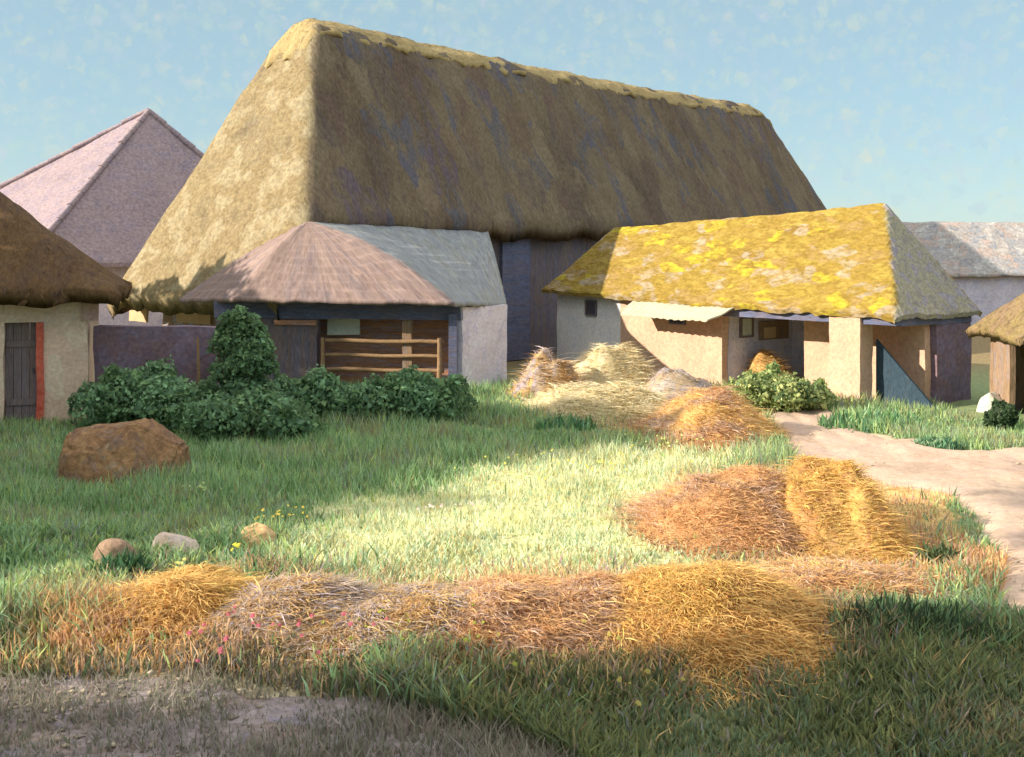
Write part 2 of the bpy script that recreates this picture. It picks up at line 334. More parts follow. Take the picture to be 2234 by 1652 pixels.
ROAD = [((1690, 905), (1790, 885)), ((1715, 960), (1870, 935)), ((1745, 1015), (2000, 968)), ((1860, 1045), (2130, 985)), ((2075, 1080), (2300, 985)),
        ((2150, 1150), (2500, 1100)), ((2185, 1240), (2700, 1250)), ((2160, 1330), (2700, 1400)), ((2330, 1420), (3000, 1560))]
PATH = [((-300, 1470), (-300, 1900)), ((0, 1490), (0, 1900)), ((300, 1500), (300, 1900)), ((620, 1510), (600, 1900)), ((900, 1535), (850, 1900)), ((1180, 1600), (1100, 1900)), ((1350, 1680), (1300, 1900))]
ROADP = [gp(*a) for a, b in ROAD] + [gp(*b) for a, b in reversed(ROAD)]
PATHP = [gp(*a) for a, b in PATH] + [gp(*b) for a, b in reversed(PATH)]
SUNLITP = [gp(*p) for p in [(560, 1190), (680, 1110), (900, 1060), (1120, 1005), (1330, 975), (1560, 965), (1720, 985), (1660, 1010), (1540, 1080), (1480, 1150), (1540, 1200), (1560, 1270), (1300, 1300), (900, 1300), (700, 1290), (560, 1250)]]
GOLDP = [gp(*p) for p in [(90, 1330), (150, 1275), (560, 1270), (660, 1310), (980, 1300), (1300, 1290), (1900, 1290), (1880, 1400), (1700, 1450), (1250, 1490), (900, 1440), (560, 1420), (150, 1440)]]
STRAWP = [gp(*p) for p in [(1140, 885), (1160, 840), (1480, 830), (1700, 870), (1720, 960), (1560, 985), (1440, 960), (1250, 915)]]
HEAP2P = [gp(*p) for p in [(1500, 1100), (1600, 1030), (1850, 1040), (2060, 1070), (2130, 1160), (2180, 1240), (2180, 1290), (1900, 1300), (1560, 1220)]]

def zones(x, y):
    wx = x + .35 * fbm(x * .9, y * .9, 2.0); wy = y + .35 * fbm(x * .9, y * .9, 8.0)
    Z = np.zeros(np.shape(x), int)                      # 0 green grass, shade partly put into its colour
    Z[inpoly(wx, wy, SUNLITP)] = 1  # sunlit patch painted as paler grass colour
    Z[(y < 8.35 + .28 * np.clip(x, -1, 6) + .25 * fbm(x * 1.1, y * .4, 5))] = 4    # dark weeds in front
    Z[(y < 8.75 + .2 * fbm(x * 1.4, y * .6, 15)) & (x < -.7 + .5 * fbm(x, y * 1.3, 25))] = 7
    Z[inpoly(wx, wy, HEAP2P)] = 3
    Z[inpoly(wx, wy, STRAWP)] = 3
    Z[inpoly(x + .5 * (wx - x), y + .5 * (wy - y), GOLDP)] = 2
    Z[inpoly(wx * .3 + x * .7, wy * .3 + y * .7, ROADP)] = 5
    Z[inpoly(wx * .5 + x * .5, wy * .5 + y * .5, PATHP)] = 6
    return Z
PAL = {
    0: [(0.225, 0.357, 0.144), (0.285, 0.434, 0.192), (0.36, 0.542, 0.256), (0.195, 0.31, 0.144), (0.405, 0.574, 0.336), (0.48, 0.589, 0.224), (0.33, 0.419, 0.272), (0.39, 0.372, 0.208)],
    1: [(0.732, 0.724, 0.393), (0.801, 0.77, 0.434), (0.664, 0.724, 0.448), (0.835, 0.805, 0.529), (0.596, 0.724, 0.529), (0.778, 0.676, 0.38), (0.596, 0.665, 0.366)],
    2: [(0.654, 0.382, 0.165), (0.764, 0.474, 0.219), (0.572, 0.33, 0.184), (0.709, 0.5, 0.292), (0.492, 0.315, 0.238), (0.791, 0.554, 0.256), (0.518, 0.355, 0.365)],
    3: [(0.68, 0.419, 0.201), (0.789, 0.523, 0.267), (0.6, 0.353, 0.184), (0.544, 0.379, 0.3), (0.815, 0.602, 0.3)],
    4: [(0.189, 0.231, 0.0969), (0.246, 0.272, 0.11), (0.174, 0.217, 0.11), (0.275, 0.285, 0.124), (0.217, 0.285, 0.165), (0.319, 0.258, 0.152)],
    7: [(0.252, 0.211, 0.123), (0.178, 0.203, 0.0902), (0.296, 0.234, 0.148), (0.148, 0.179, 0.0902), (0.222, 0.195, 0.18), (0.326, 0.234, 0.115), (0.163, 0.218, 0.123), (0.266, 0.234, 0.221)],
    5: [(.60, .46, .32)], 6: [(.38, .32, .26), (.31, .28, .22), (.25, .25, .18), (.43, .38, .36), (.36, .27, .24)],
}
PALA = {k: np.array(v) for k, v in PAL.items()}
def zone_cols(Z, x, y, jit=.18):
    c = np.zeros((len(Z), 3))
    for k in PALA:
        m = Z == k
        if not m.any(): continue
        n = m.sum(); p = PALA[k]
        t = vnoise(x[m] * 1.6, y[m] * 1.6, 40 + k) * .5 + .5
        idx = np.clip((t * len(p) * .75 + RNG.random(n) * len(p) * .5 - .6), 0, len(p) - 1).astype(int)
        c[m] = p[idx]
    return np.clip(c * (1 + jit * RNG.standard_normal((len(Z), 1))), .01, .9)

# ------------------------------------------------------------------ ground: one sheet to the horizon
def axis(lo, hi, fine, outer):
    a = list(np.arange(lo, hi + 1e-6, fine)); s = fine; x = hi
    while x < outer: s *= 1.35; x += s; a.append(x)
    s = fine; x = lo
    while x > -outer: s *= 1.35; x -= s; a.insert(0, x)
    return np.array(a)
gx, gy = axis(-9, 10, .1, 3000), axis(5, 27, .1, 3000)
GX, GY = np.meshgrid(gx, gy)
X, Y = GX.ravel(), GY.ravel()
Zc = zones(X, Y)
gc = np.zeros((len(X), 3))
base = {0: (.22, .27, .13), 1: (.58, .56, .29), 2: (.58, .38, .16), 3: (.60, .41, .17), 4: (.17, .18, .10), 5: (.58, .44, .31), 6: (.46, .38, .26), 7: (.30, .25, .15)}
for k, v in base.items(): gc[Zc == k] = v
far = sstep(26, 34, Y)[:, None]
gc = gc * (1 - far) + np.array((.26, .19, .10)) * far
nx = len(gx)
q = (np.arange(len(gy) - 1)[:, None] * nx + np.arange(nx - 1)[None]).ravel()
tag(MB().add(np.stack([X, Y, ground_h(X, Y)], 1), np.stack([q, q + 1, q + nx + 1, q + nx], 1), gc).build('ground', M['ground'], smooth=True), kind='structure')

def strip(name, pairs, mat, up, nu=10, nv=6, edge=.12):
    A = np.array([gp(*a) for a, b in pairs]); B = np.array([gp(*b) for a, b in pairs])
    t = np.linspace(0, len(pairs) - 1, (len(pairs) - 1) * nu + 1); i = np.clip(t.astype(int), 0, len(pairs) - 2); f = (t - i)[:, None]
    # Catmull-Rom so that the edges have no corners
    def cr(P):
        g = lambda k: P[np.clip(i + k, 0, len(P) - 1)]
        p0, p1, p2, p3 = g(-1), g(0), g(1), g(2)
        return .5 * (2 * p1 + (p2 - p0) * f + (2 * p0 - 5 * p1 + 4 * p2 - p3) * f ** 2 + (3 * p1 - p0 - 3 * p2 + p3) * f ** 3)
    a, b = cr(A), cr(B)
    a += edge * fbm(a[:, :1] * 2.2, a[:, 1:] * 2.2, 3); b += edge * fbm(b[:, :1] * 2.2, b[:, 1:] * 2.2, 7)
    v = np.linspace(0, 1, nv * 4 + 1)
    P = a[:, None] * (1 - v)[None, :, None] + b[:, None] * v[None, :, None]
    h = ground_h(P[..., 0], P[..., 1]) + up - .035 * (np.exp(-((v - .34) / .06) ** 2) + np.exp(-((v - .68) / .06) ** 2))[None] * (.6 + .5 * vnoise(P[..., 0] * 1.5, P[..., 1] * 1.5, 2)) + .018 * fbm(P[..., 0] * 3.5, P[..., 1] * 3.5, 6) - .06 * (np.abs(v - .5) * 2)[None] ** 12
    V = np.concatenate([P, h[..., None]], 2).reshape(-1, 3); w = len(v)
    qq = (np.arange(len(t) - 1)[:, None] * w + np.arange(w - 1)[None]).ravel()
    return tag(MB().add(V, np.stack([qq, qq + w, qq + w + 1, qq + 1], 1)).build(name, mat, smooth=True), kind='structure')
strip('road', ROAD, M['road'], .05)
strip('path', PATH, M['path'], .045)

# ------------------------------------------------------------------ blades
def blades(P, h, w, col, lean=.45, bend=True, az=None, tipcol=None):
    n = len(P); a = RNG.random(n) * 6.283 if az is None else az
    face = RNG.random(n) * 6.283
    d = np.stack([np.cos(face), np.sin(face), np.zeros(n)], 1) * w[:, None] * .5
    ld = np.stack([np.cos(a), np.sin(a), np.zeros(n)], 1) * (h * lean * RNG.random(n))[:, None]
    up = np.zeros((n, 3)); up[:, 2] = h
    b0, b1 = P - d, P + d
    tip = P + up + ld
    tc = col if tipcol is None else tipcol
    if bend:
        mid = P + up * .6 + ld * .35
        m0, m1 = mid - d * .8, mid + d * .8
        V = np.stack([b0, b1, m1, m0, tip], 1).reshape(-1, 3)
        C = np.repeat(col, 5, 0)
        i = np.arange(n) * 5
        return V, np.stack([i, i + 1, i + 2, i + 3], 1), np.stack([i + 3, i + 2, i + 4], 1), C
    V = np.stack([b0, b1, tip], 1).reshape(-1, 3); i = np.arange(n) * 3
    return V, None, np.stack([i, i + 1, i + 2], 1), np.repeat(col, 3, 0)

def add_blades(mb, *a, **k):
    V, Q, T, C = blades(*a, **k)
    off = mb.n
    mb.v.append(V); mb.c.append(C); mb.n += len(V)
    if Q is not None: mb.f.append((Q, off))
    mb.f.append((T, off))

def yard_points(n):
    y = 5.5 * (27 / 5.5) ** RNG.random(n)
    x = (RNG.random(n) * 2 - 1) * (y * .54 + .6)
    return x, y

def blocked(x, y):
    """under buildings"""
    b = (x < -8.0) & (y > 20.95)
    b |= (y > 21.2) & (x < -5.9)
    b |= (y > 26.7 - .18 * (x + 6.4)) & (x < -.9)
    b |= (y > 27.5) & (x < 2.2)
    lx, ly = x - 7.86, y - 22.5
    front = lx * -.804 + ly * -.594; s = lx * -.594 + ly * .804
    b |= (front < -.3) & (s > -.1)
    b |= (x > 8.9) & (y > 20.9)
    return b

grass = MB()
x, y = yard_points(330000)
Z = zones(x, y)
Zj = zones(x + .38 * RNG.standard_normal(len(x)), y + .45 * RNG.standard_normal(len(x)))
sw = (Z <= 4) & (Zj <= 4) | (Z == 7) & (Zj != 5) & (Zj != 6)
Z = np.where(sw, Zj, Z)
clump = fbm(x * 1.3, y * 1.3, 60)
keep = ~blocked(x, y)
p = np.choose(Z, [1.0, 1.0, 1.0, .6, 1.0, .02, .5, 1.0]) * (1 + .5 * clump)
keep &= RNG.random(len(x)) < p
x, y, Z, clump = x[keep], y[keep], Z[keep], clump[keep]
c = zone_cols(Z, x, y)
dry = (RNG.random(len(x)) < .07 + .10 * np.clip(fbm(x * .6, y * .6, 81), 0, 1)) & np.isin(Z, (0, 4))
c[dry] = np.array([(.42, .34, .17), (.34, .29, .24), (.36, .33, .36), (.46, .42, .2)])[RNG.integers(0, 4, dry.sum())]
hh = np.choose(Z, [.18, .10, .16, .13, .14, .05, .085, .11]) * (.6 + .8 * RNG.random(len(x))) * (1 + .45 * np.clip(clump, -1, 1.2)) * (1 + .35 * fbm(x * .45, y * .45, 71))
ww = np.choose(Z, [.022, .022, .016, .016, .026, .012, .014, .017]) * (.7 + .7 * RNG.random(len(x))) * (.65 + y / 26)
P = np.stack([x, y, ground_h(x, y) - .01], 1)
nr = y < 12.5
add_blades(grass, P[nr], hh[nr], ww[nr], c[nr], lean=.9)
add_blades(grass, P[~nr], hh[~nr], ww[~nr], c[~nr], lean=.8, bend=False)
tag(grass.build('grass', M['grass']), 'green, pale and dry grass covering the farmyard', 'grass', kind='stuff')

# taller broad-leaved weeds: tufts that can be told from the turf
def weed(px, py, n, r, h, pal, label, group=None, w=.05, name='weed_clump'):
    gx_, gy_ = gp(px, py); mb = MB()
    a = RNG.random(n) * 6.283; rr = r * np.sqrt(RNG.random(n))
    X_, Y_ = rr * np.cos(a), rr * np.sin(a) * .7
    P = np.stack([X_, Y_, ground_h(X_ + gx_, Y_ + gy_) - .02], 1)
    pa = np.array(pal); cc = pa[RNG.integers(0, len(pa), n)] * (1 + .2 * RNG.standard_normal((n, 1)))
    add_blades(mb, P, h * (.5 + .7 * RNG.random(n)) * (1 - .4 * rr / r), w * (.6 + .8 * RNG.random(n)), np.clip(cc, .01, .9), lean=.7)
    o = mb.build(name, M['leaf'], loc=(gx_, gy_, 0)); tag(o, label, 'weeds', group); return o
DARKW = [(.055, .085, .04), (.07, .105, .05), (.09, .14, .07), (.20, .31, .17), (.06, .085, .05)]
MIDW = [(0.105, 0.225, 0.09), (0.15, 0.33, 0.12), (0.24, 0.42, 0.18), (0.09, 0.18, 0.09), (0.45, 0.57, 0.27)]
MINT = [(.14, .28, .16), (.20, .36, .22), (.10, .22, .12), (.32, .42, .24)]
weed(2010, 1400, 420, .55, .42, DARKW, 'tall dark green weeds at the corner of the road behind the dark grass')
weed(1890, 1420, 220, .30, .34, DARKW, 'dark weeds at the right end of the front golden straw heap')
weed(2160, 1420, 200, .32, .26, DARKW, 'low dark weeds by the right edge below the blue shaded road')
weed(1690, 1270, 340, .42, .20, MIDW, 'bright green weeds between the two rows of straw heaps')
weed(1320, 1320, 90, .13, .14, MIDW, 'small bright green tuft behind the front straw heaps')
weed(2050, 1225, 170, .22, .3, [(.12, .16, .07), (.09, .13, .06), (.16, .2, .1)], 'olive weeds at the foot of the yellow topped straw heap')
weed(1900, 930, 420, 1.0, .40, MINT + MIDW, 'fresh green weeds in front of the pale pillar')
weed(2060, 975, 420, .5, .2, MINT, 'mint green patch of weeds below the dark pier')
weed(1230, 935, 260, .6, .38, MIDW + MINT, 'light green weeds in front of the low cream straw heap')
weed(560, 1290, 160, .3, .30, MIDW + DARKW, 'green tuft between the pale stone and the left golden heap')
weed(270, 1270, 180, .28, .36, [(.07, .15, .06), (.1, .22, .12), (.06, .12, .07)], 'upright green tuft in front of the pale stone')
weed(530, 1240, 130, .2, .3, MINT, 'light green tuft in front of the orange stone')

# small flowers
fl = MB()
for px, py, n, r, colr in [(720, 1330, 26, .28, (.85, .72, .05)), (610, 1145, 18, .35, (.75, .58, .12)), (1010, 1135, 20, .8, (.8, .62, .6)), (1250, 1040, 60, 1.6, (.8, .72, .18)),
                           (1150, 900, 20, .6, (.7, .7, .2)), (640, 1440, 26, .8, (.55, .15, .2)), (1300, 1480, 24, 1.3, (.5, .42, .12)), (430, 1090, 10, .3, (.6, .7, .3)), (420, 1270, 10, .25, (.75, .75, .25)), (510, 1225, 8, .1, (.8, .7, .1)),
                           (1480, 980, 30, .9, (.7, .8, .3)), (900, 1440, 30, .9, (.4, .45, .08))]:
    cx, cy = gp(px, py)
    for i in range(n):
        x0, y0 = cx + random.gauss(0, r * .5), cy + random.gauss(0, r * .4); z0 = gh(x0, y0) + random.uniform(.14, .24); s = random.uniform(.014, .026)
        ring = [(x0 + s * math.cos(k * 1.047) * (1 if k % 2 else .75), y0 + s * math.sin(k * 1.047) * .8 - .004, z0 + random.uniform(-.004, .01) + s * .5 * math.sin(k * 1.047)) for k in range(6)]
        fl.add(ring + [(x0, y0, z0 + s * .5)], np.array([(k, (k + 1) % 6, 6) for k in range(6)]), np.array(colr))
        fl.add([(x0 - .003, y0, gh(x0, y0)), (x0 + .003, y0, gh(x0, y0)), (x0, y0, z0)], np.array([(0, 1, 2)]), np.array((.1, .2, .06)))
tag(fl.build('wildflowers', M['leaf']), 'tiny yellow and pink wildflowers scattered through the grass', 'wildflowers', kind='stuff')

gr = MB()
OCT = np.array([(1, 0, 0), (0, 1, 0), (-1, 0, 0), (0, -1, 0), (0, 0, .7), (0, 0, -.5), ]); OF = np.array([(0, 1, 4), (1, 2, 4), (2, 3, 4), (3, 0, 4), (1, 0, 5), (2, 1, 5), (3, 2, 5), (0, 3, 5)])
gx_, gy_ = yard_points(60000); zz = zones(gx_, gy_); cl_ = np.clip(.25 + 1.6 * fbm(gx_ * .9, gy_ * .9, 44), 0, 2.2); kk = ((zz == 5) & (RNG.random(len(gx_)) < .14 * cl_)) | ((zz == 6) & (RNG.random(len(gx_)) < .26 * cl_)); gx_, gy_ = gx_[kk], gy_[kk]
for a_, b_ in zip(gx_, gy_):
    sz_ = random.choice((.008, .012, .012, .018, .03)) * random.uniform(.7, 1.4); tone = random.uniform(.7, 1.25)
    gr.add(OCT * np.array((sz_, sz_ * random.uniform(.6, 1), sz_ * .7)) * (1 + .3 * RNG.standard_normal((6, 1))) + np.array((a_, b_, gh(a_, b_) + .05)), OF, np.array((.50, .42, .32)) * tone)
tag(gr.build('gravel', M['heap'], smooth=True), 'small loose stones on the road and the path', 'gravel', kind='stuff')

# ------------------------------------------------------------------ roofs as soft-edged solids
def softmin(zs, k):
    zs = np.stack(zs); m = zs.min(0)
    return m - k * np.log(np.exp(-(zs - m) / k).sum(0))

def roof_solid(xs, ys, zf, thick, name, mat, parent, edge=.05, straws=0, scol=None, rough=.04, slope_dir=None, seed=0.0, smooth=True, freq=1.6, wf=None):
    GXx, GYy = np.meshgrid(xs, ys); nx, ny = len(xs), len(ys)
    x, y = GXx.ravel().copy(), GYy.ravel().copy()
    z = zf(x, y) + rough * fbm(x * freq + seed, y * freq, 4.0)
    onx = (np.abs(x - xs[0]) < 1e-6) | (np.abs(x - xs[-1]) < 1e-6); ony = (np.abs(y - ys[0]) < 1e-6) | (np.abs(y - ys[-1]) < 1e-6)
    x = x + onx * edge * fbm(x * 3, y * 3 + seed, 9); y = y + ony * edge * fbm(x * 3 + seed, y * 3, 12); z = z + (onx | ony) * edge * .6 * fbm(x * 4, y * 4, 15)
    mb = MB()
    top = np.stack([x, y, z], 1); bot = np.stack([x, y, z - thick], 1)
    # tuck the underside in a little so the eave has a rounded lip
    cx, cy = (xs[0] + xs[-1]) / 2, (ys[0] + ys[-1]) / 2
    bot[:, 0] += onx * np.sign(cx - x) * thick * .35; bot[:, 1] += ony * np.sign(cy - y) * thick * .35
    q = (np.arange(ny - 1)[:, None] * nx + np.arange(nx - 1)[None]).ravel()
    N = len(x)
    rim = list(range(nx)) + [j * nx + nx - 1 for j in range(1, ny)] + [(ny - 1) * nx + i for i in range(nx - 2, -1, -1)] + [j * nx for j in range(ny - 2, 0, -1)]
    rim = np.array(rim); rn = np.roll(rim, -1)
    V = np.concatenate([top, bot])
    cw = np.repeat((wf(x, y) if wf else np.full(N, .5))[:, None], 3, 1); cw = np.concatenate([cw, cw])
    F_ = np.concatenate([np.stack([q, q + 1, q + nx + 1, q + nx], 1), np.stack([q + N, q + nx + N, q + nx + 1 + N, q + 1 + N], 1), np.stack([rim, rim + N, rn + N, rn], 1)])
    mb.add(V, F_, cw)
    if straws:
        # loose straw ends lying down the slope
        sx = xs[0] + (xs[-1] - xs[0]) * RNG.random(straws); sy = ys[0] + (ys[-1] - ys[0]) * RNG.random(straws)
        e = .02
        sz = zf(sx, sy) + rough * fbm(sx * freq + seed, sy * freq, 4.0)
        dx = (zf(sx + e, sy) - zf(sx - e, sy)) / (2 * e); dy = (zf(sx, sy + e) - zf(sx, sy - e)) / (2 * e)
        g = np.stack([-dx, -dy, -(dx ** 2 + dy ** 2)], 1); g /= np.linalg.norm(g, axis=1)[:, None] + 1e-9
        nrm = np.stack([-dx, -dy, np.ones_like(dx)], 1); nrm /= np.linalg.norm(nrm, axis=1)[:, None]
        sd = np.cross(g, nrm)
        g = g + sd * (.35 * RNG.standard_normal((straws, 1)))
        L = (.08 + .16 * RNG.random((straws, 1))); w = .006 + .008 * RNG.random((straws, 1))
        b = np.stack([sx, sy, sz], 1)
        t = b + g * L + nrm * (.01 + .02 * RNG.random((straws, 1)))
        Vs = np.stack([b - sd * w - nrm * .01, b + sd * w - nrm * .01, t], 1).reshape(-1, 3); i = np.arange(straws) * 3
        mb.add(Vs, np.stack([i, i + 1, i + 2], 1), np.repeat(np.repeat((wf(sx, sy) if wf else np.full(straws, .5))[:, None], 3, 1), 3, 0))
    return mb.build(name, mat, parent, smooth=smooth)

def lin(a, b, s): return np.linspace(a, b, max(2, int(round((b - a) / s)) + 1))

# ------------------------------------------------------------------ the great thatched barn
ub = math.atan2(.746, .666)
barn = empty('thatched_barn', (-5.05, 27.0, 0), ub, 'huge thatched barn with tall rounded roof, left end sunlit, long side in shade', 'barn')
BL, BW = 30.0, 7.0
def barn_z(x, y):
    sag = -.18 * np.sin(np.clip((x - 3) / 24, 0, 1) * math.pi)
    rd = np.sqrt((y - BW / 2) ** 2 + .05)
    long_ = softmin([4.12 + y * 2.06, 4.12 + (BW - y) * 2.06, 9.95 - .50 * rd], .22)
    z = softmin([long_, 4.12 + x * 2.35, 4.12 + (BL - x) * 2.3], .40)
    return z + .1 + sag * sstep(4, 9, z)
def sunlit_end(x, y):      # sunlight painted into the near end by bleached weight, the long sides get none
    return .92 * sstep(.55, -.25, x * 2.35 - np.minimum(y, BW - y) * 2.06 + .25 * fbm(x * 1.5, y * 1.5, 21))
roof_solid(lin(-.93, BL + .3, .14), lin(-.08, BW + 1.1, .14), barn_z, .42, 'roof', M['barn_thatch'], barn, edge=.07, straws=9000, rough=.08, wf=sunlit_end)
def ridge_z(x, y):
    return barn_z(x, y) + .04 - .03 * np.abs(y - BW / 2) + .03 * fbm(x * 1.5, y * 3, 2)
roof_solid(lin(1.9, BL - 1.9, .12), lin(BW / 2 - .95, BW / 2 + .95, .08), ridge_z, .13, 'ridge', M['ridge_straw'], barn, edge=.16, straws=7000, rough=.05)  # pale straw colour paints in the sunlit strip along the top
MB().wobbly_box(.35, BL - .4, .42, BW - .3, -.1, 4.25, step=.5, amp=.03).build('wall', M['timber_wall'], barn)
MB().box(7.5, 8.75, .30, .43, 0, 4.05, .01).build('door', M['blue_beam'], barn)['label'] = 'tall narrow slate violet plank door'
# end wall below the low thatch: rubble with two plastered patches
MB().wobbly_box(.12, .34, .3, BW - .2, -.1, 2.45, step=.18, amp=.03).build('end_wall', M['stone_wall'], barn)
def barn_local(p):
    d = Vector((p[0] + 5.05, p[1] - 27.0)); return (d.x * .666 + d.y * .746, d.x * -.746 + d.y * .666)
def on_barn_end(px):   # local y where a sight line meets the end wall
    k = (px - CX) / F
    # point = C + u*.1 + p*t
    x0, y0 = -5.05 + .0666, 27.0 + .0746
    return (x0 - k * y0) / (.746 + k * .666)
for a, b, z0, z1 in ((285, 322, 1.22, 1.75), (388, 462, 1.30, 2.0)):
    t0, t1 = on_barn_end(b), on_barn_end(a)
    MB().wobbly_box(.06, .13, t0, t1, z0, z1, step=.1, amp=.02, seed=a).build('plaster_patch', M['tan_plaster'], barn)

# ------------------------------------------------------------------ byre under the barn eave
byre = empty('byre', (-5.05, 26.0, 0), 0, 'low open fronted byre with a fan shaped pinkish grey roof against the barn', 'outbuilding')
O = np.array((-5.05, 26.0, 0))
A_ = np.array((-5.05, 27.0, 4.0)); L2 = np.array((-8.5, 28.1, 2.06)); L1 = np.array((-6.47, 26.0, 2.17)); Mm = np.array((-1.32, 25.0, 2.11)); Nn = np.array((-.135, 27.3, 1.98)); T_ = np.array((-.69, 31.9, 3.85))
bots, tops = [L2, L1, Mm, Nn], [A_, A_ + (.02, 0, 0), A_ + (.06, .02, 0), T_]
cnt = [14, 34, 26]
bp_, tp_, par = [], [], []
for i, c_ in enumerate(cnt):
    for j in range(c_ + (i == 2)):
        f = j / c_
        bp_.append(bots[i] * (1 - f) + bots[i + 1] * f); tp_.append(tops[i] * (1 - f) + tops[i + 1] * f); par.append(i + f)
bp_, tp_, par = np.array(bp_), np.array(tp_), np.array(par)
nv = 66; V_, UV_ = [], []
for j in range(nv + 1):
    v = j / nv
    row = tp_ * (1 - v) + bp_ * v
    bulge = .10 * np.sin(math.pi * v) + .16 * np.sin(math.pi * v) * np.exp(-((par - 2.0) / .22) ** 2) + .09 * np.sin(math.pi * min(1, v * 1.1)) * np.exp(-((par - 1.0) / .12) ** 2)
    row[:, 2] += .030 * (.5 - (v * 11) % 1.0) + bulge + .02 * fbm(row[:, 0] * 3, row[:, 1] * 3, 5) + (.03 * fbm(row[:, 0] * 5, row[:, 1] * 5, 6) if j == nv else 0)
    V_.append(row); UV_.append(np.stack([par / 3, np.full(len(par), v)], 1))
V_ = np.array(V_).reshape(-1, 3) - O; UV_ = np.array(UV_).reshape(-1, 2); w = len(par)
qq = (np.arange(nv)[:, None] * w + np.arange(w - 1)[None]).ravel(); Nv = len(V_)
Fq = np.stack([qq, qq + w, qq + w + 1, qq + 1], 1)
rim = np.concatenate([np.arange(w), np.arange(1, nv + 1) * w + w - 1, nv * w + np.arange(w - 2, -1, -1), np.arange(nv - 1, 0, -1) * w]); rn = np.roll(rim, -1)
cwb = np.tile(np.repeat(sstep(1.99, 2.03, par)[:, None], 3, 1), (nv + 1, 1))  # right slope of the same roof: its shade painted as grey
mb = MB(); mb.add(np.concatenate([V_, V_ - (0, 0, .11)]), np.concatenate([Fq, Fq[:, ::-1] + Nv, np.stack([rim, rn, rn + Nv, rim + Nv], 1)]), np.concatenate([cwb, cwb])); mb.uv = np.concatenate([UV_, UV_])
mb.build('roof', M['pink_slate'], byre, smooth=True)
# front wall line from left post to the right pier
f0 = np.array((-6.4, 26.65)); f1 = np.array((-1.40, 25.75)); fd = (f1 - f0) / np.linalg.norm(f1 - f0); fl_ = np.linalg.norm(f1 - f0); fa = math.atan2(fd[1], fd[0])
def front_t(px):
    k = (px - CX) / F
    return (k * f0[1] - f0[0]) / (fd[0] - k * fd[1])
def front_part(name, mat, px0, px1, z0, z1, d0, d1, jit=.012, parent=byre, wob=False):
    t0, t1 = front_t(px0), front_t(px1)
    mb = MB()
    if wob: mb.wobbly_box(t0, t1, d0, d1, z0, z1, step=.2, amp=.02, seed=px0)
    else: mb.box(t0, t1, d0, d1, z0, z1, jit)
    o = mb.build(name, mat, parent); o.location = (f0[0] - O[0], f0[1] - O[1], 0); o.rotation_euler = (0, 0, fa)
    return o
front_part('beam', M['blue_beam'], 470, 1010, 1.66, 2.06, -.06, .16, wob=True)
front_part('wall', M['timber_wall'], 470, 692, -.1, 1.66, 0, .2, wob=True)
front_part('lintel', M['red_board'], 600, 690, 1.50, 1.62, -.05, -.005)
front_part('back_wall', M['red_board'], 600, 985, -.1, 2.1, .9, 1.0, wob=True)
front_part('window', M['pale_board'], 697, 768, 1.24, 1.64, .55, .62)['label'] = 'pale whitewashed board filling the top left of the opening'
front_part('post', M['brown_board'], 878, 897, -.1, 1.7, .02, .12)
pier = MB().wobbly_box(-.02, 1.75, -.2, .04, -.1, 1.96, step=.2, amp=.02).build('pier', M['grey_plaster'], byre)
pier.location = (-1.30 - O[0], 25.75 - O[1], 0); pier.rotation_euler = (0, 0, math.atan2(27.3 - 25.75, -.2 + 1.30))
pier['label'] = 'pale whitewashed end wall'
MB().box(-.05, .12, -.1, .08, -.1, 1.8, .02).build('post', M['blue_beam'], byre).location = (-1.42 - O[0], 25.66 - O[1], 0)

# rail fence in the byre opening
fence = empty('rail_fence', (f0[0], f0[1], 0), fa, 'weathered wooden rail fence across the byre opening', 'fence')
def rail(px0, px1, z, r):
    t0, t1 = front_t(px0), front_t(px1)
    mb = MB(); n = 6
    for i in range(n):
        a, b = i / n, (i + 1) / n
        mb.tube((t0 + (t1 - t0) * a, -.02, z + .012 * math.sin(a * 9)), (t0 + (t1 - t0) * b + .01, -.02, z + .012 * math.sin(b * 9)), r, r * .97)
    mb.build('rail', M['rail_wood'], fence, smooth=True)
rail(702, 968, 1.14, .052); rail(708, 966, .80, .048); rail(712, 968, .46, .05)
for px, h, r in ((706, 1.22, .06), (960, 1.24, .07)):
    t = front_t(px); mb = MB(); mb.tube((t, -.1, -.1), (t + .02, -.1, h * .55), r, r * .9); mb.tube((t + .02, -.1, h * .55), (t + .01, -.1, h), r * .9, r * .7); mb.build('post', M['rail_wood'], fence, smooth=True)

# ------------------------------------------------------------------ shed with the lichen-yellow roof
sa = math.atan2(.804, -.594)
shed = empty('lichen_roof_shed', (7.86, 22.5, 0), sa, 'long low shed with a bright yellow lichened roof and peach plaster walls', 'shed')
SLN, SD = 11.8, 3.14
def shed_z(x, y):
    d = -y
    ze = 1.95 + .02 * x
    zr = 4.42 - .040 * x
    m = (zr - ze) / 1.57
    z = softmin([ze + d * m, ze + (SD - d) * m, ze + x * 1.78, ze + (SLN - x) * 1.3], .07)
    return z + .03 - .05 * np.sin(np.clip(x / SLN, 0, 1) * math.pi)
def tile_ridges(x, y):
    d = -y
    return shed_z(x, y) + .022 * ((d * 4.6) % 1.0 - .5) * -1
def hip_shade(x, y):  # hip ends greyed: their shade is painted into the tile colour
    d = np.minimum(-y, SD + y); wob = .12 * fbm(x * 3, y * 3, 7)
    return np.maximum(sstep(.12, -.12, x * 1.78 - d * 1.55 + wob) * .95, sstep(.15, -.15, (SLN - x) * 1.3 - d * 1.25 + wob) * .85)
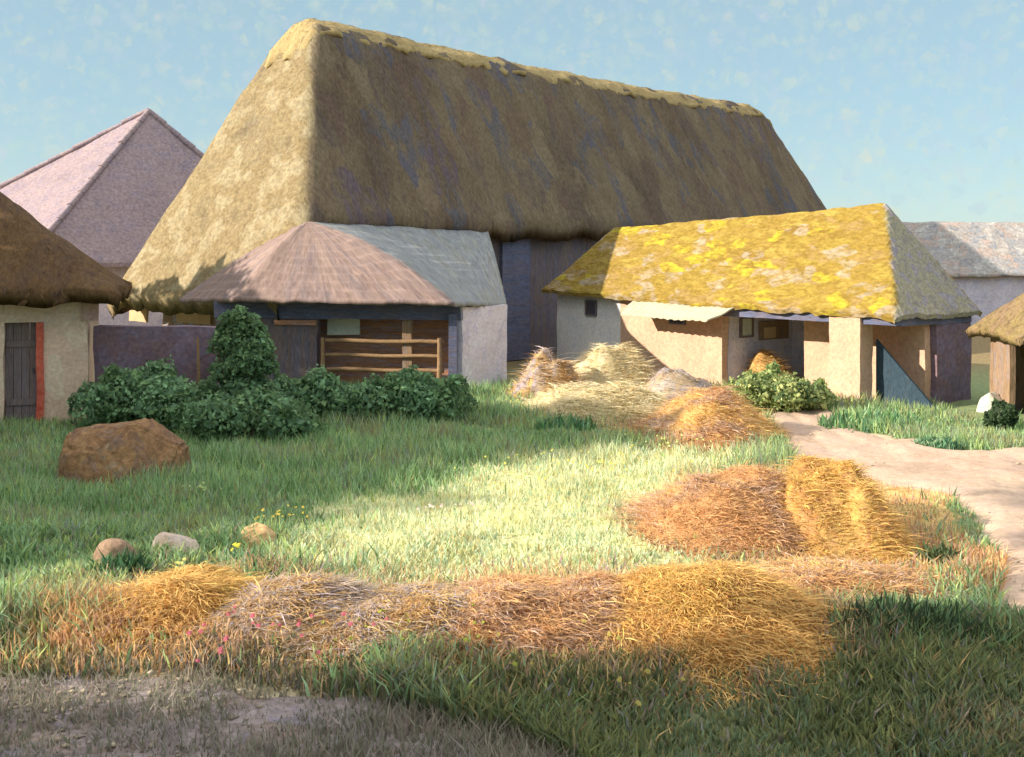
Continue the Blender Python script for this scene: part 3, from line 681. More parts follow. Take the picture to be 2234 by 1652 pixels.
roof_solid(lin(-.02, SLN, .09), lin(-SD - .02, .02, .035), tile_ridges, .10, 'roof', M['lichen_tile'], shed, edge=.035, rough=.03, smooth=False, freq=2.2, wf=hip_shade)
MB().wobbly_box(8.75, 11.5, -.55, -.35, -.1, 2.1, amp=.02).build('wall', M['pale_plaster'], shed)['label'] = 'grey shaded front wall near the barn'  # same wall as the peach one, blue-grey shade put into its colour
MB().wobbly_box(5.07, 8.75, -.55, -.33, -.1, 2.0, amp=.02).build('wall', M['peach_plaster'], shed)['label'] = 'sunlit peach plaster front wall'
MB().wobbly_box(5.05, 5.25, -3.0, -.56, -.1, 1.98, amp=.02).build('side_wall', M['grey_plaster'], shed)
MB().wobbly_box(.25, 3.45, -1.6, -1.4, -.1, 1.96, amp=.02).build('wall', M['peach_plaster'], shed)['label'] = 'set back peach wall behind the pillar'
MB().wobbly_box(3.3, 11.4, -3.06, -2.9, -.1, 2.1, step=.4, amp=.02).build('back_wall', M['grey_plaster'], shed)
MB().wobbly_box(.93, 1.72, -.52, -.06, -.1, 1.93, step=.14, amp=.022).build('pillar', M['peach_plaster'], shed)
MB().wobbly_box(.12, .42, -2.95, -1.62, -.1, 1.92, step=.18, amp=.02).build('pier', M['purple_wall'], shed)
MB().wobbly_box(.1, 5.06, -.30, -.14, 1.72, 1.93, step=.2, amp=.014).build('beam', M['blue_beam'], shed)
MB().wobbly_box(.10, .26, -2.95, -.31, 1.70, 1.92, step=.2, amp=.014).build('beam', M['blue_beam'], shed)
def window(x0, x1, y0, y1, z0, z1, axis_, glass, frame_mat):
    """frame with a set-back pane; axis_ = the wall's normal"""
    t = .05
    fr = MB()
    if axis_ == 'y':
        for a, b, c, d in ((x0, x1, z0, z0 + t), (x0, x1, z1 - t, z1), (x0, x0 + t, z0 + t, z1 - t), (x1 - t, x1, z0 + t, z1 - t)): fr.box(a, b, y0, y1, c, d)
        f = fr.build('window', frame_mat, shed)
        MB().box(x0 + t, x1 - t, y0 - .05, y0 + .045, z0 + t, z1 - t).build('pane', glass, f)
    else:
        for a, b, c, d in ((y0, y1, z0, z0 + t), (y0, y1, z1 - t, z1), (y0, y0 + t, z0 + t, z1 - t), (y1 - t, y1, z0 + t, z1 - t)): fr.box(x0, x1, a, b, c, d)
        f = fr.build('window', frame_mat, shed)
        MB().box(x0 + .03, x1 + .03, y0 + t, y1 - t, z0 + t, z1 - t).build('pane', glass, f)
    return f
window(6.3, 6.85, -.36, -.28, 1.42, 1.80, 'y', M['dark_glass'], M['blue_beam'])
window(9.72, 10.2, -.38, -.30, 1.48, 1.92, 'y', M['dark_glass'], M['timber_wall'])
window(4.98, 5.06, -1.38, -.92, 1.14, 1.66, 'x', M['pale_glass'], M['timber_wall'])
MB().box(4.99, 5.06, -2.72, -1.62, 1.06, 1.52, .01).build('hatch', M['brown_board'], shed)['label'] = 'tan board hatch in the shaded side wall'
MB().box(4.97, 4.995, -2.2, -1.75, 1.1, 1.36, .012).build('patch', M['tan_plaster'], shed)
# pale awning boards along the eave
mb = MB(); xs = np.linspace(4.35, 7.95, 40); ys = np.linspace(-.12, .62, 8)
AX, AY = np.meshgrid(xs, ys); ax, ay = AX.ravel(), AY.ravel()
taper = (ay + .12) / .74
ax = ax + taper * (6.3 - ax) * .16
az = 2.0 + .012 * (ax - 5) - taper * .34 + .015 * np.sin(ax * 26) - .03 * np.sin((ax - 4.3) * .9) + .015 * fbm(ax * 3, ay * 3)
N_ = len(ax); q = (np.arange(7)[:, None] * 40 + np.arange(39)[None]).ravel(); Fq = np.stack([q, q + 1, q + 41, q + 40], 1)
rim = np.concatenate([np.arange(40), np.arange(1, 8) * 40 + 39, 280 + np.arange(38, -1, -1), np.arange(6, 0, -1) * 40]); rn = np.roll(rim, -1)
T0 = np.stack([ax, ay, az], 1)
mb.add(np.concatenate([T0, T0 - (0, 0, .035)]), np.concatenate([Fq, Fq[:, ::-1] + N_, np.stack([rim, rim + N_, rn + N_, rn], 1)]))
mb.build('awning', M['cream_board'], shed)

# dark triangular board standing by the pillar
pan = MB()
tri = [(0, 0, -.05), (1.5, 0, -.05), (0, 0, 1.38)]
pan.add([(a, -.03, c) for a, b, c in tri] + [(a, .03, c) for a, b, c in tri], np.array([(0, 1, 2), (3, 5, 4)]))
pan.f.append((np.array([(0, 3, 4, 1), (1, 4, 5, 2), (2, 5, 3, 0)]), 0))
o = pan.build('leaning_board', M['teal_board']); b0 = np.array((7.86, 22.5)) + np.array((-.594, .804)) * .9 + np.array((-.804, -.594)) * -.62
o.location = (b0[0], b0[1], 0); o.rotation_euler = (0, 0, math.atan2(-.804, .594))
tag(o, 'dark slate blue triangular board standing against the pale pillar', 'board')

# ------------------------------------------------------------------ cottage at the left edge
cot = empty('cottage', (-8.1, 21.0, 0), math.radians(17), 'brown thatched cottage with a dark doorway and red door post at the left edge', 'cottage')
def cot_z(x, y):   # eave corner at (.9, -.6)
    X_, Y_ = .62 - x, y + .6
    a = X_ * .72 + .035 * X_ ** 2; b = Y_ * 1.08; c_ = (4.7 - Y_) * 1.08; d_ = (x + 9) * .9
    return 2.42 + .012 * x + softmin([a, b, c_, d_], .2) + .1
roof_solid(lin(-9, .62, .12), lin(-.6, 4.1, .1), cot_z, .25, 'roof', M['brown_thatch'], cot, edge=.06, straws=4000, rough=.06)
MB().wobbly_box(-.775, 0, 0, 3.2, -.1, 2.5, amp=.022).build('wall', M['cottage_wall'], cot)
MB().wobbly_box(-8, -1.47, 0, 3.2, -.1, 2.4, amp=.022).build('wall', M['cottage_wall'], cot)
MB().wobbly_box(-1.468, -.777, .0, .3, 1.92, 2.46, amp=.012).build('lintel', M['cottage_wall'], cot)
dm = MB()
for i in range(4): dm.box(-1.46 + .141 * i, -1.46 + .141 * i + .134, .16 + .006 * (i % 2), .22, -.02, 1.92, .002)
dm.box(-1.44, -.92, .135, .158, .35, .47).box(-1.44, -.92, .135, .158, 1.45, 1.57)
dr = dm.build('door', M['dark_door'], cot)
MB().wobbly_box(-.90, -.77, -.05, .2, -.05, 1.92, step=.12, amp=.012).build('door_frame', M['red_paint'], dr)
MB().box(-.99, -.96, .13, .16, .95, 1.05).build('handle', M['dark_glass'], dr)
MB().wobbly_box(-.10, .2, -.04, .12, 1.93, 2.36, step=.12, amp=.015).build('brick_panel', M['pink_brick'], cot)
yw = MB().wobbly_box(-8.08 + 6.9, -5.70 + 6.9, 0, .28, -.1, 1.80, step=.2, amp=.03).build('yard_wall', M['purple_wall'], loc=(-6.9, 21.25, 0))
tag(yw, 'dark purple brown yard wall between the cottage and the byre', 'wall', kind='thing')
st = MB().tube((0, 0, -.1), (.02, 0, .9), .035, .03).tube((.02, 0, .9), (.0, .01, 1.62), .03, .024).build('stake', M['rail_wood'], smooth=True, loc=(*at(431, 800, 20.9)[:2], 0))
tag(st, 'thin grey stake standing in front of the purple yard wall', 'stake')

# ------------------------------------------------------------------ pink pyramid roof behind
pyr = empty('pyramid_roof_house', (-15, 45, 0), 0, 'distant house with a pointed pinkish slate roof between the cottage and the barn', 'house')
apex = np.array((-14.85, 45.0, 9.05)); ring = [np.array(p) for p in ((-27, 45.5, 2.9), (-16.75, 37.8, 2.9), (-7.6, 44.5, 2.9), (-17, 53, 2.9))]
off = np.array((-15, 45, 0)); mb = MB()
for i in range(4):
    a, b = ring[i], ring[(i + 1) % 4]; n = 26
    pts, idx = [], {}
    for r in range(n + 1):
        for k in range(r + 1):
            f = k / r if r else 0; p = apex + (a + (b - a) * f - apex) * r / n
            idx[(r, k)] = len(pts); inside = 0 < k < r
            pts.append(p + np.array((0, 0, (.05 * float(fbm(p[0] * .9, p[1] * .9, 2)) if r < n else -.0))) - off)
    fs = [(idx[(r, k)], idx[(r + 1, k)], idx[(r + 1, k + 1)]) for r in range(n) for k in range(r + 1)] + [(idx[(r, k)], idx[(r + 1, k + 1)], idx[(r, k + 1)]) for r in range(1, n) for k in range(r)]
    mb.add(pts, np.array(fs))
    mb.add([a - off, b - off, b - off - (0, 0, .15), a - off - (0, 0, .15)], np.array([(0, 3, 2, 1)]))
mb.build('roof', M['pyramid_slate'], pyr)
cap_ = MB()
for p in ring:
    n = 12
    for i in range(n):
        a = apex + (p - apex) * i / n - off; b = apex + (p - apex) * (i + 1.08) / n - off; j = random.uniform(-.02, .02)
        cap_.tube(a + (0, 0, .02 + j), b + (0, 0, .05 + j), .11, .13, 8)
cap_.build('ridge_cap', M['pyramid_slate'], pyr, smooth=True)
cen = sum(ring) / 4
rw = [cen + (p - cen) * .93 - off for p in ring]
mb = MB()
for i in range(4):
    a, b = rw[i], rw[(i + 1) % 4]; a = np.array((a[0], a[1], -.1)); b = np.array((b[0], b[1], -.1)); u = np.array((0, 0, 3.2))
    mb.add([a, b, b + u, a + u], np.array([(0, 1, 2, 3)]))
mb.build('wall', M['grey_plaster'], pyr)

# ------------------------------------------------------------------ hut at the right edge
hut = empty('hut', (11.55, 21, 0), 0, 'small low hut with a yellowish pink thatch roof at the right edge', 'hut')
def hut_z(x, y):
    return 1.66 + softmin([(x + 2.02) * .98, (y + .35) * 1.0, (2.1 - y) * 1.0, (4 - x) * 1.0], .12)
roof_solid(lin(-2.02, 4, .09), lin(-.35, 2.1, .09), hut_z, .16, 'roof', M['hut_thatch'], hut, edge=.06, straws=4000, rough=.05)
MB().wobbly_box(-1.7, 3.6, 1.5, 1.65, -.1, 1.9, amp=.02).build('back_wall', M['brown_board'], hut)
MB().wobbly_box(-1.72, -1.6, .75, 1.49, -.1, 1.8, amp=.02).build('wall', M['brown_board'], hut)
MB().wobbly_box(-1.32, -1.0, -.1, .12, -.1, 1.85, step=.15, amp=.02).build('post', M['brown_board'], hut)
MB().wobbly_box(-.98, 3.6, -.02, .1, -.1, 1.75, amp=.02).build('wall', M['cottage_wall'], hut)

# ------------------------------------------------------------------ distant slate-roofed barn on the right
fb = empty('distant_barn', (20, 46, 0), 0, 'distant barn with a long pale speckled slate roof on the right', 'barn')
def fb_z(x, y): return 2.35 + softmin([(y + .2) * 1.2, (3.6 - y) * 1.2], .05)
roof_solid(lin(-3.75, 12, .2), lin(-.2, 3.6, .1), fb_z, .12, 'roof', M['far_slate'], fb, edge=.04, rough=.03)
MB().wobbly_box(-3.6, 11.7, .1, 3.3, -.1, 2.6, step=.4, amp=.02).build('wall', M['grey_plaster'], fb)

# ------------------------------------------------------------------ straw heaps
GOLD = [(0.784, 0.494, 0.18), (0.848, 0.57, 0.23), (0.7, 0.418, 0.148), (0.763, 0.494, 0.197)]
CREAM = [(.80, .68, .42), (.84, .73, .50), (.76, .62, .36), (.82, .70, .46)]
RUST = [(0.678, 0.391, 0.18), (0.763, 0.465, 0.221), (0.594, 0.353, 0.205), (0.615, 0.446, 0.353), (0.784, 0.502, 0.23)]
LILAC = [(0.504, 0.408, 0.36), (0.6, 0.48, 0.408), (0.48, 0.42, 0.432), (0.576, 0.432, 0.288), (0.648, 0.552, 0.48)]
MIX = [(0.658, 0.429, 0.2), (0.601, 0.472, 0.343), (0.543, 0.458, 0.486), (0.744, 0.515, 0.229), (0.629, 0.4, 0.2)]
YEL = [(0.84, 0.582, 0.18), (0.756, 0.485, 0.162), (0.798, 0.543, 0.198), (0.714, 0.446, 0.153)]
def heap(px0, px1, top, base, pal, label, n=2600, dep=.8, yoff=0.0, cat='straw heap', sk=0.0, back=None, hgt=None, group='straw heaps in the yard'):
    n = int(n * 1.3); y = F * EYE / (base - HY); y0 = y + yoff
    x0, x1 = (px0 - CX) / F * y0, (px1 - CX) / F * y0
    rx = (x1 - x0) / 2; ry = rx * dep; cx = (x0 + x1) / 2
    if back: ry = (F * EYE / (back - HY) - y0) / 2
    cy = y0 + ry
    H = hgt or EYE - (top - HY) / F * (cy - ry * .15)
    s = cx * 3.1 + cy
    def hz(u, v):   # u, v in the unit disc
        r2 = np.clip(u * u + v * v, 0, 1.4)
        lump = 1 + .28 * fbm(u * 1.7 + s, v * 1.5, 3) + .07 * fbm(u * 5 + s, v * 5, 6)
        return H * (1 - sstep(.18, 1.02, np.sqrt(r2)) - .12 * np.clip(r2 - 1, 0, 1)) * lump * (1 + sk * u)
    k = 34
    uu = np.linspace(-1.12, 1.12, k); U, V = np.meshgrid(uu, uu); u, v = U.ravel(), V.ravel()
    # square grid to disc
    ud, vd = u * np.sqrt(np.clip(1 - v * v / 2.6, 0, 1)), v * np.sqrt(np.clip(1 - u * u / 2.6, 0, 1))
    z = hz(ud, vd); pa = np.array(pal)
    t = np.clip((fbm(ud * 2.4 + s, vd * 2.4, 9) * .55 + .5), 0, .999); cc = pa[(t * len(pa)).astype(int)]
    X_, Y_ = ud * rx, vd * ry
    mb = MB(); q = (np.arange(k - 1)[:, None] * k + np.arange(k - 1)[None]).ravel()
    gz = ground_h(X_ + cx, Y_ + cy)
    mb.add(np.stack([X_, Y_, gz + np.maximum(z, -.12) - .02], 1), np.stack([q, q + 1, q + k + 1, q + k], 1), cc * .86)
    # straws lying over it
    a = RNG.random(n) * 6.283; r = np.sqrt(RNG.random(n)) * 1.04; u, v = r * np.cos(a), r * np.sin(a)
    z = hz(u, v); X_, Y_ = u * rx, v * ry; gz = ground_h(X_ + cx, Y_ + cy)
    P = np.stack([X_, Y_, gz + np.maximum(z, -.02) - .02], 1)
    t = np.clip((fbm(u * 2.4 + s, v * 2.4, 9) * .55 + .5) + .2 * RNG.standard_normal(n), 0, .999); cc = np.clip(pa[(t * len(pa)).astype(int)] * (1 + .11 * RNG.standard_normal((n, 1))), .02, .9)
    L = (.05 + .15 * RNG.random(n)) * (.55 + y / 24) * np.where(RNG.random(n) < .12, 2.3, 1.0); w = (.0035 + .006 * RNG.random(n)) * (.6 + y / 18)
    swirl = 2.2 * fbm(u * 1.3 + s, v * 1.3, 14)
    dirn = np.stack([np.cos(swirl) * .7 + u * .2 + .95 * RNG.standard_normal(n), np.sin(swirl) * .7 + v * .2 + .95 * RNG.standard_normal(n)], 1)
    dirn /= np.linalg.norm(dirn, axis=1)[:, None]
    tip = P + np.stack([dirn[:, 0] * L, dirn[:, 1] * L, L * (-.10 + .32 * RNG.random(n))], 1)
    sd = np.stack([-dirn[:, 1], dirn[:, 0], .4 * RNG.standard_normal(n)], 1) * (w / 2)[:, None]
    mid = (P + tip) / 2 + np.array((0, 0, .018))
    V5 = np.stack([P - sd, P + sd, mid + sd, mid - sd, tip], 1).reshape(-1, 3); i = np.arange(n) * 5; o0 = mb.n
    mb.v.append(V5); mb.c.append(np.repeat(cc, 5, 0)); mb.n += len(V5)
    mb.f.append((np.stack([i, i + 1, i + 2, i + 3], 1), o0)); mb.f.append((np.stack([i + 3, i + 2, i + 4], 1), o0))
    o = mb.build('straw_heap' if cat == 'straw heap' else 'rubble_mound', M['heap'], smooth=True, loc=(cx, cy, 0))
    return tag(o, label, cat, group if cat == 'straw heap' else None)
heap(1090, 1310, 772, 892, MIX, 'brown and lilac straw heap against the barn wall, leftmost of the back heaps', yoff=1.0, n=3600)
heap(1190, 1490, 752, 872, CREAM, 'tallest golden straw heap in front of the shed wall', yoff=.5, n=6000, back=835)
heap(1360, 1640, 806, 905, LILAC, 'lilac grey rubble mound beside the corner of the lit shed wall', cat='rubble mound', n=900, yoff=.5)
heap(1090, 1570, 848, 930, CREAM, 'low broad cream straw heap in front of the tallest back heap', n=8000, back=880, hgt=.62)
heap(1400, 1790, 858, 990, RUST + GOLD[:2], 'orange brown straw heap at the start of the road', n=8500, back=905, hgt=.66)
heap(1620, 1760, 776, 846, GOLD, 'small golden straw heap inside the open bay of the shed', n=1400)
heap(1380, 1970, 1012, 1240, RUST, 'large rusty straw heap beside the road, with lilac straws', n=19000, back=1072, hgt=.60)
heap(1690, 2120, 1032, 1250, [RUST[1]] + YEL + [RUST[0]] + YEL[:2], 'yellow topped straw heap casting a blue shadow on the road', n=14000, back=1085, hgt=.82)
heap(1540, 2230, 1190, 1352, RUST + GOLD[:2], 'low straggling orange straw heap below the yellow topped one', n=15000, back=1225, hgt=.24)
heap(-20, 680, 1280, 1450, YEL + GOLD, 'yellow straw heap in the left foreground, leftmost of the front row', n=21000, back=1275, hgt=.34)
heap(260, 930, 1306, 1480, MIX + LILAC[:2], 'dull lilac brown straw heap right of the yellow left one', n=19000, back=1290, hgt=.30)
heap(520, 1200, 1312, 1490, MIX, 'second brown lilac straw heap in the middle of the front row', n=19000, back=1295, hgt=.28)
heap(760, 1590, 1298, 1510, RUST, 'rust coloured straw heap left of the big golden one in front', n=24000, back=1285, hgt=.36)
heap(1130, 2040, 1292, 1515, GOLD + YEL[:2], 'biggest golden straw heap in the front row', n=28000, back=1280, hgt=.40)

# ------------------------------------------------------------------ bushes and trees
def leaf_cloud(mb, blobs, n, size, pal, flat=.6):
    vol = np.array([b[3] * b[4] * b[5] for b in blobs]) ** .75; vol /= vol.sum()
    pa = np.array(pal)
    for b, f in zip(blobs, vol):
        m = max(20, int(n * f))
        d = RNG.standard_normal((m, 3)); d /= np.linalg.norm(d, axis=1)[:, None]
        r = RNG.random(m) ** .38
        lump = 1 + .28 * fbm(d[:, 0] * 2 + b[0] * 3, d[:, 1] * 2 + b[1], d[:, 2] * 2 + b[2])
        P = np.array(b[:3]) + d * (r * lump)[:, None] * np.array(b[3:6])
        nrm = d + .8 * RNG.standard_normal((m, 3)); nrm /= np.linalg.norm(nrm, axis=1)[:, None]
        t = np.cross(nrm, RNG.standard_normal((m, 3))); t /= np.linalg.norm(t, axis=1)[:, None] + 1e-9; bt = np.cross(nrm, t)
        s = (size * np.exp(.38 * RNG.standard_normal(m)) * .95)[:, None]
        idx = np.clip(((fbm(P[:, 0] * 1.6, P[:, 1] * 1.6, P[:, 2] * 1.6) * .35 + .5 + .25 * RNG.standard_normal(m)) * len(pa)), 0, len(pa) - 1).astype(int)
        cc = np.clip(pa[idx] * (1 + .2 * RNG.standard_normal((m, 1))), .01, .9)
        V = np.stack([P - t * s, P + bt * s * flat, P + t * s, P - bt * s * flat], 1).reshape(-1, 3); i = np.arange(m) * 4
        mb.add(V, np.stack([i, i + 1, i + 2, i + 3], 1), np.repeat(cc, 4, 0))
BUSH = [(0.131, 0.209, 0.104), (0.171, 0.274, 0.131), (0.221, 0.339, 0.157), (0.157, 0.261, 0.157), (0.287, 0.47, 0.261)]
BUSHL = [(0.216, 0.288, 0.096), (0.312, 0.396, 0.144), (0.408, 0.48, 0.204), (0.168, 0.252, 0.12), (0.528, 0.552, 0.24)]
def bush(px0, px1, top, y, pal, label, n=5000, size=.044, dep=.7, lobes=6, group='dark bushes along the byre', base=None, blobs=None):
    x0, x1 = (px0 - CX) / F * y, (px1 - CX) / F * y; cx, rx = (x0 + x1) / 2, (x1 - x0) / 2; H = EYE - (top - HY) / F * y
    n = int(n * 1.5)
    r = empty('bush', (cx, y, 0), 0, label, 'bush', group)
    bl = []
    for i in range(lobes):
        f = (i + .5) / lobes * 2 - 1; hh_ = H * (1 - .35 * abs(f) ** 1.6) * random.uniform(.8, 1.0)
        w = rx * random.uniform(.36, .5)
        bl.append((f * rx * .72, random.uniform(-.5, .5) * rx * dep, hh_ * .52, w, rx * dep * .6, hh_ * .52))
    if blobs: bl = list(blobs)
    for i in range(9):
        b_ = random.choice(bl[:7]); a_ = random.uniform(0, 6.28); e_ = random.uniform(.2, 1.2)
        k_ = random.uniform(.16, .30)
        bl.append((b_[0] + b_[3] * math.cos(a_) * .95 * math.cos(e_), b_[1] + b_[4] * math.sin(a_) * .9 * math.cos(e_), b_[2] + b_[5] * .95 * math.sin(e_), b_[3] * k_ + .05, b_[4] * k_ + .05, b_[5] * k_ + .09))
    mb = MB(); leaf_cloud(mb, bl, n, size, pal); mb.build('foliage', M['leaf'], r)
    mb = MB()
    for i in range(5):
        f = random.uniform(-.6, .6); mb.tube((f * rx * .3, random.uniform(-.1, .1), -.05), (f * rx, random.uniform(-.2, .2), H * .6), .02, .008, 6)
    mb.build('stem', M['bark'], r)
bush(170, 470, 782, 20.0, BUSH, 'broad dark green bush in front of the purple yard wall', n=9000, lobes=7)
bush(455, 590, 655, 20.4, BUSH, 'tall upright dark green bush beside the byre corner', n=7500, lobes=3, dep=1.0, blobs=[(.0, 0, .5, .5, .45, .5), (-.18, .1, 1.05, .36, .34, .36), (.24, -.1, 1.32, .38, .3, .34), (-.2, 0, 1.55, .34, .26, .28), (.02, .1, 1.86, .38, .28, .24), (.5, 0, 1.15, .22, .2, .2), (-.16, 0, 2.02, .2, .16, .14), (.34, 0, 1.74, .22, .18, .2)])
bush(560, 790, 795, 20.6, BUSH, 'rounded dark bush below the left of the rail fence', n=7000)
bush(760, 1030, 798, 20.8, BUSH, 'rounded dark bush below the right of the rail fence and pale pier', n=8000)
bush(380, 700, 850, 19.0, BUSH, 'low dark bush in front, filling the gap under the tall bush', n=7000, dep=.4)
bush(1585, 1805, 800, 22.6, BUSHL, 'light green bush in front of the open shed bay', n=6500, lobes=6, group=None)
bush(2140, 2215, 880, 20.2, [(.06, .10, .05), (.08, .13, .06), (.10, .14, .08)], 'small olive bush by the hut at the right edge', n=2200, lobes=3, group=None)
def tree(x, y, H, r, label, n=24000, rz=None, shade_lobes=()):  # unseen shade casters, added outside the view
    t = empty('tree', (x, y, 0), 0, label, 'tree')
    mb = MB(); mb.tube((0, 0, -.2), (.1, 0, H * .3), .38, .28, 12).tube((.1, 0, H * .3), (.0, .2, H * .75), .28, .12, 10)
    for i in range(9):
        a = i * 2.4; z = H * (.3 + .05 * i); mb.tube((.05, .05, z), (math.cos(a) * r * .7, math.sin(a) * r * .7, z + H * .2), .1, .03, 7)
    for e in shade_lobes: mb.tube((0, .1, min(e[2] * .6, H * .6)), e[:3], .12, .03, 7)
    mb.build('trunk', M['bark'], t, smooth=True)
    bl = []; rz = rz or H * .32
    for i in range(16):
        a = i * 2.399; f = math.sqrt((i + .5) / 16); z = H - rz - .2 + rz * .75 * math.cos(f * 2.8 + .2)
        bl.append((math.cos(a) * r * .62 * math.sin(f * 2.6 + .3), math.sin(a) * r * .62 * math.sin(f * 2.6 + .3), z, r * .46, r * .46, rz * .42))
    bl += list(shade_lobes)  # added crown lobes, shaped to aim the cast shadows
    mb = MB(); leaf_cloud(mb, bl, n, .17, BUSH + [(.07, .13, .05)]); mb.build('crown', M['leaf'], t)
tree(-20.5, 15.0, 9.2, 5.6, 'tall leafy tree left of the frame that shades the cottage and the left grass', n=46000,
     shade_lobes=[(0, -6.9, 4.6, 1.7, 1.6, 3.1), (.5, -5.2, 5.4, 1.9, 1.8, 3.2), (0, -8.0, 3.9, 1.4, 1.1, 2.7)])
tree(-21, 24.5, 8.2, 4.6, 'low broad tree left of the frame, behind the cottage')
tree(-12.5, .3, 8.2, 4.2, 'leafy tree behind the viewpoint that shades the front grass', n=34000,
     shade_lobes=[(0, 4.0, 5.5, 1.3, .9, 1.3), (0, 4.1, 7.7, 1.3, 1.1, .8), (0, 4.1, 3.1, 1.6, 1.2, 1.5), (.3, 5.6, 8.5, 1.5, 1.1, .55), (.2, 6.8, 8.8, 1.5, 1.1, .5), (.4, 8.0, 9.0, 1.5, 1.1, .5), (.2, 9.0, 9.0, 1.4, 1.0, .5)])

# ------------------------------------------------------------------ rocks
def rock(px0, px1, top, base, mat, label, seed, dep=.7, facets=9, cut=.75, group=None):
    y = F * EYE / (base - HY); x0, x1 = (px0 - CX) / F * y, (px1 - CX) / F * y; rx = (x1 - x0) / 2; ry = rx * dep; H = EYE - (top - HY) / F * (y + ry * .6)
    rg = np.random.default_rng(seed); k, l = 48, 26
    th, ph = np.meshgrid(np.linspace(0, 2 * math.pi, k, endpoint=False), np.linspace(.0, math.pi, l)); th, ph = th.ravel(), ph.ravel()
    d = np.stack([np.cos(th) * np.sin(ph), np.sin(th) * np.sin(ph), np.cos(ph)], 1)
    r = np.ones(len(d))
    for i in range(facets):
        n = rg.standard_normal(3); n[2] = abs(n[2]) * .9; n /= np.linalg.norm(n); c = rg.uniform(cut, .95)
        dn = d @ n; r = np.where(dn > 1e-3, np.minimum(r, c / np.maximum(dn, 1e-3)), r)
    r = r + .035 * fbm(d[:, 0] * 2.4 + seed, d[:, 1] * 2.4, d[:, 2] * 2.4) + .012 * fbm(d[:, 0] * 8 + seed, d[:, 1] * 8, d[:, 2] * 8)
    P = d * r[:, None]
    P[:, 0] *= rx / max(P[:, 0].max(), -P[:, 0].min()); P[:, 1] *= ry; P[:, 2] = np.where(P[:, 2] > 0, P[:, 2] * H / P[:, 2].max(), P[:, 2] * .2)
    q = [(j * k + i, j * k + (i + 1) % k, (j + 1) * k + (i + 1) % k, (j + 1) * k + i) for j in range(l - 1) for i in range(k)]
    cx = (x0 + x1) / 2; cy = y + ry * .9
    return tag(MB().add(P, np.array(q)[:, ::-1]).build('boulder', mat, smooth=True, loc=(cx, cy, gh(cx, cy) - .02)), label, 'boulder', group)
import bmesh
bmh = bmesh.new()
for p in [(-.72, .05, .74), (.22, .0, .84), (.32, .55, .84), (-.6, .65, .74), (.88, .15, .48), (.86, .6, .46), (.82, -.12, .12), (.05, -.5, -.08), (-.70, -.36, -.08), (.86, .0, -.1), (-.9, .2, .36), (-.62, -.24, .52), (.02, -.30, .50), (-.85, .85, -.1), (.85, .85, -.1), (-.9, .1, -.1)]:
    bmh.verts.new(p)
bmesh.ops.convex_hull(bmh, input=bmh.verts[:])
bmesh.ops.bevel(bmh, geom=bmh.edges[:], offset=.05, segments=2, affect='EDGES')
bmesh.ops.triangulate(bmh, faces=bmh.faces[:])
for i in range(3): bmesh.ops.subdivide_edges(bmh, edges=[e for e in bmh.edges if e.calc_length() > .09], cuts=1, use_grid_fill=True)
for v_ in bmh.verts:
    k_ = .035 * float(fbm(v_.co.x * 2.3, v_.co.y * 2.3, v_.co.z * 2.3 + 5)) + .012 * float(fbm(v_.co.x * 8, v_.co.y * 8, v_.co.z * 8))
    v_.co += v_.co.normalized() * k_
bmh.normal_update(); me_ = bpy.data.meshes.new('boulder'); bmh.to_mesh(me_); bmh.free(); me_.materials.append(M['brown_rock'])
ob = bpy.data.objects.new('boulder', me_); COL.objects.link(ob); ob.location = (-5.67, 15.75, gh(-5.67, 15.75) - .08); tag(ob, 'big angular brown boulder near the cottage door', 'boulder')
rock(298, 430, 1163, 1228, M['pale_rock'], 'pale pinkish rounded stone in the left grass', 8, dep=.7)
rock(495, 602, 1138, 1196, M['orange_rock'], 'orange stone in the grass right of the pale stone', 9, dep=.7)
rock(180, 292, 1182, 1256, M['rust_rock'], 'dull brown stone in the grass left of the pale stone', 12, dep=.7)
rock(2140, 2205, 856, 905, M['white_stone'], 'whitish stone beside the hut post at the right edge', 14, dep=.7)

# ------------------------------------------------------------------ sky, sun, camera
w = bpy.data.worlds.new('World'); SC.world = w; w.use_nodes = True
nt = w.node_tree; nt.nodes.clear(); lk = nt.links.new
sky = nt.nodes.new('ShaderNodeTexSky'); sky.sky_type = 'NISHITA'; sky.sun_disc = False
sky.sun_elevation = SUN_EL; sky.sun_rotation = math.atan2(SUN_AZ[0], SUN_AZ[1]) % (2 * math.pi)
sky.air_density = .9; sky.dust_density = .25; sky.ozone_density = 2.2
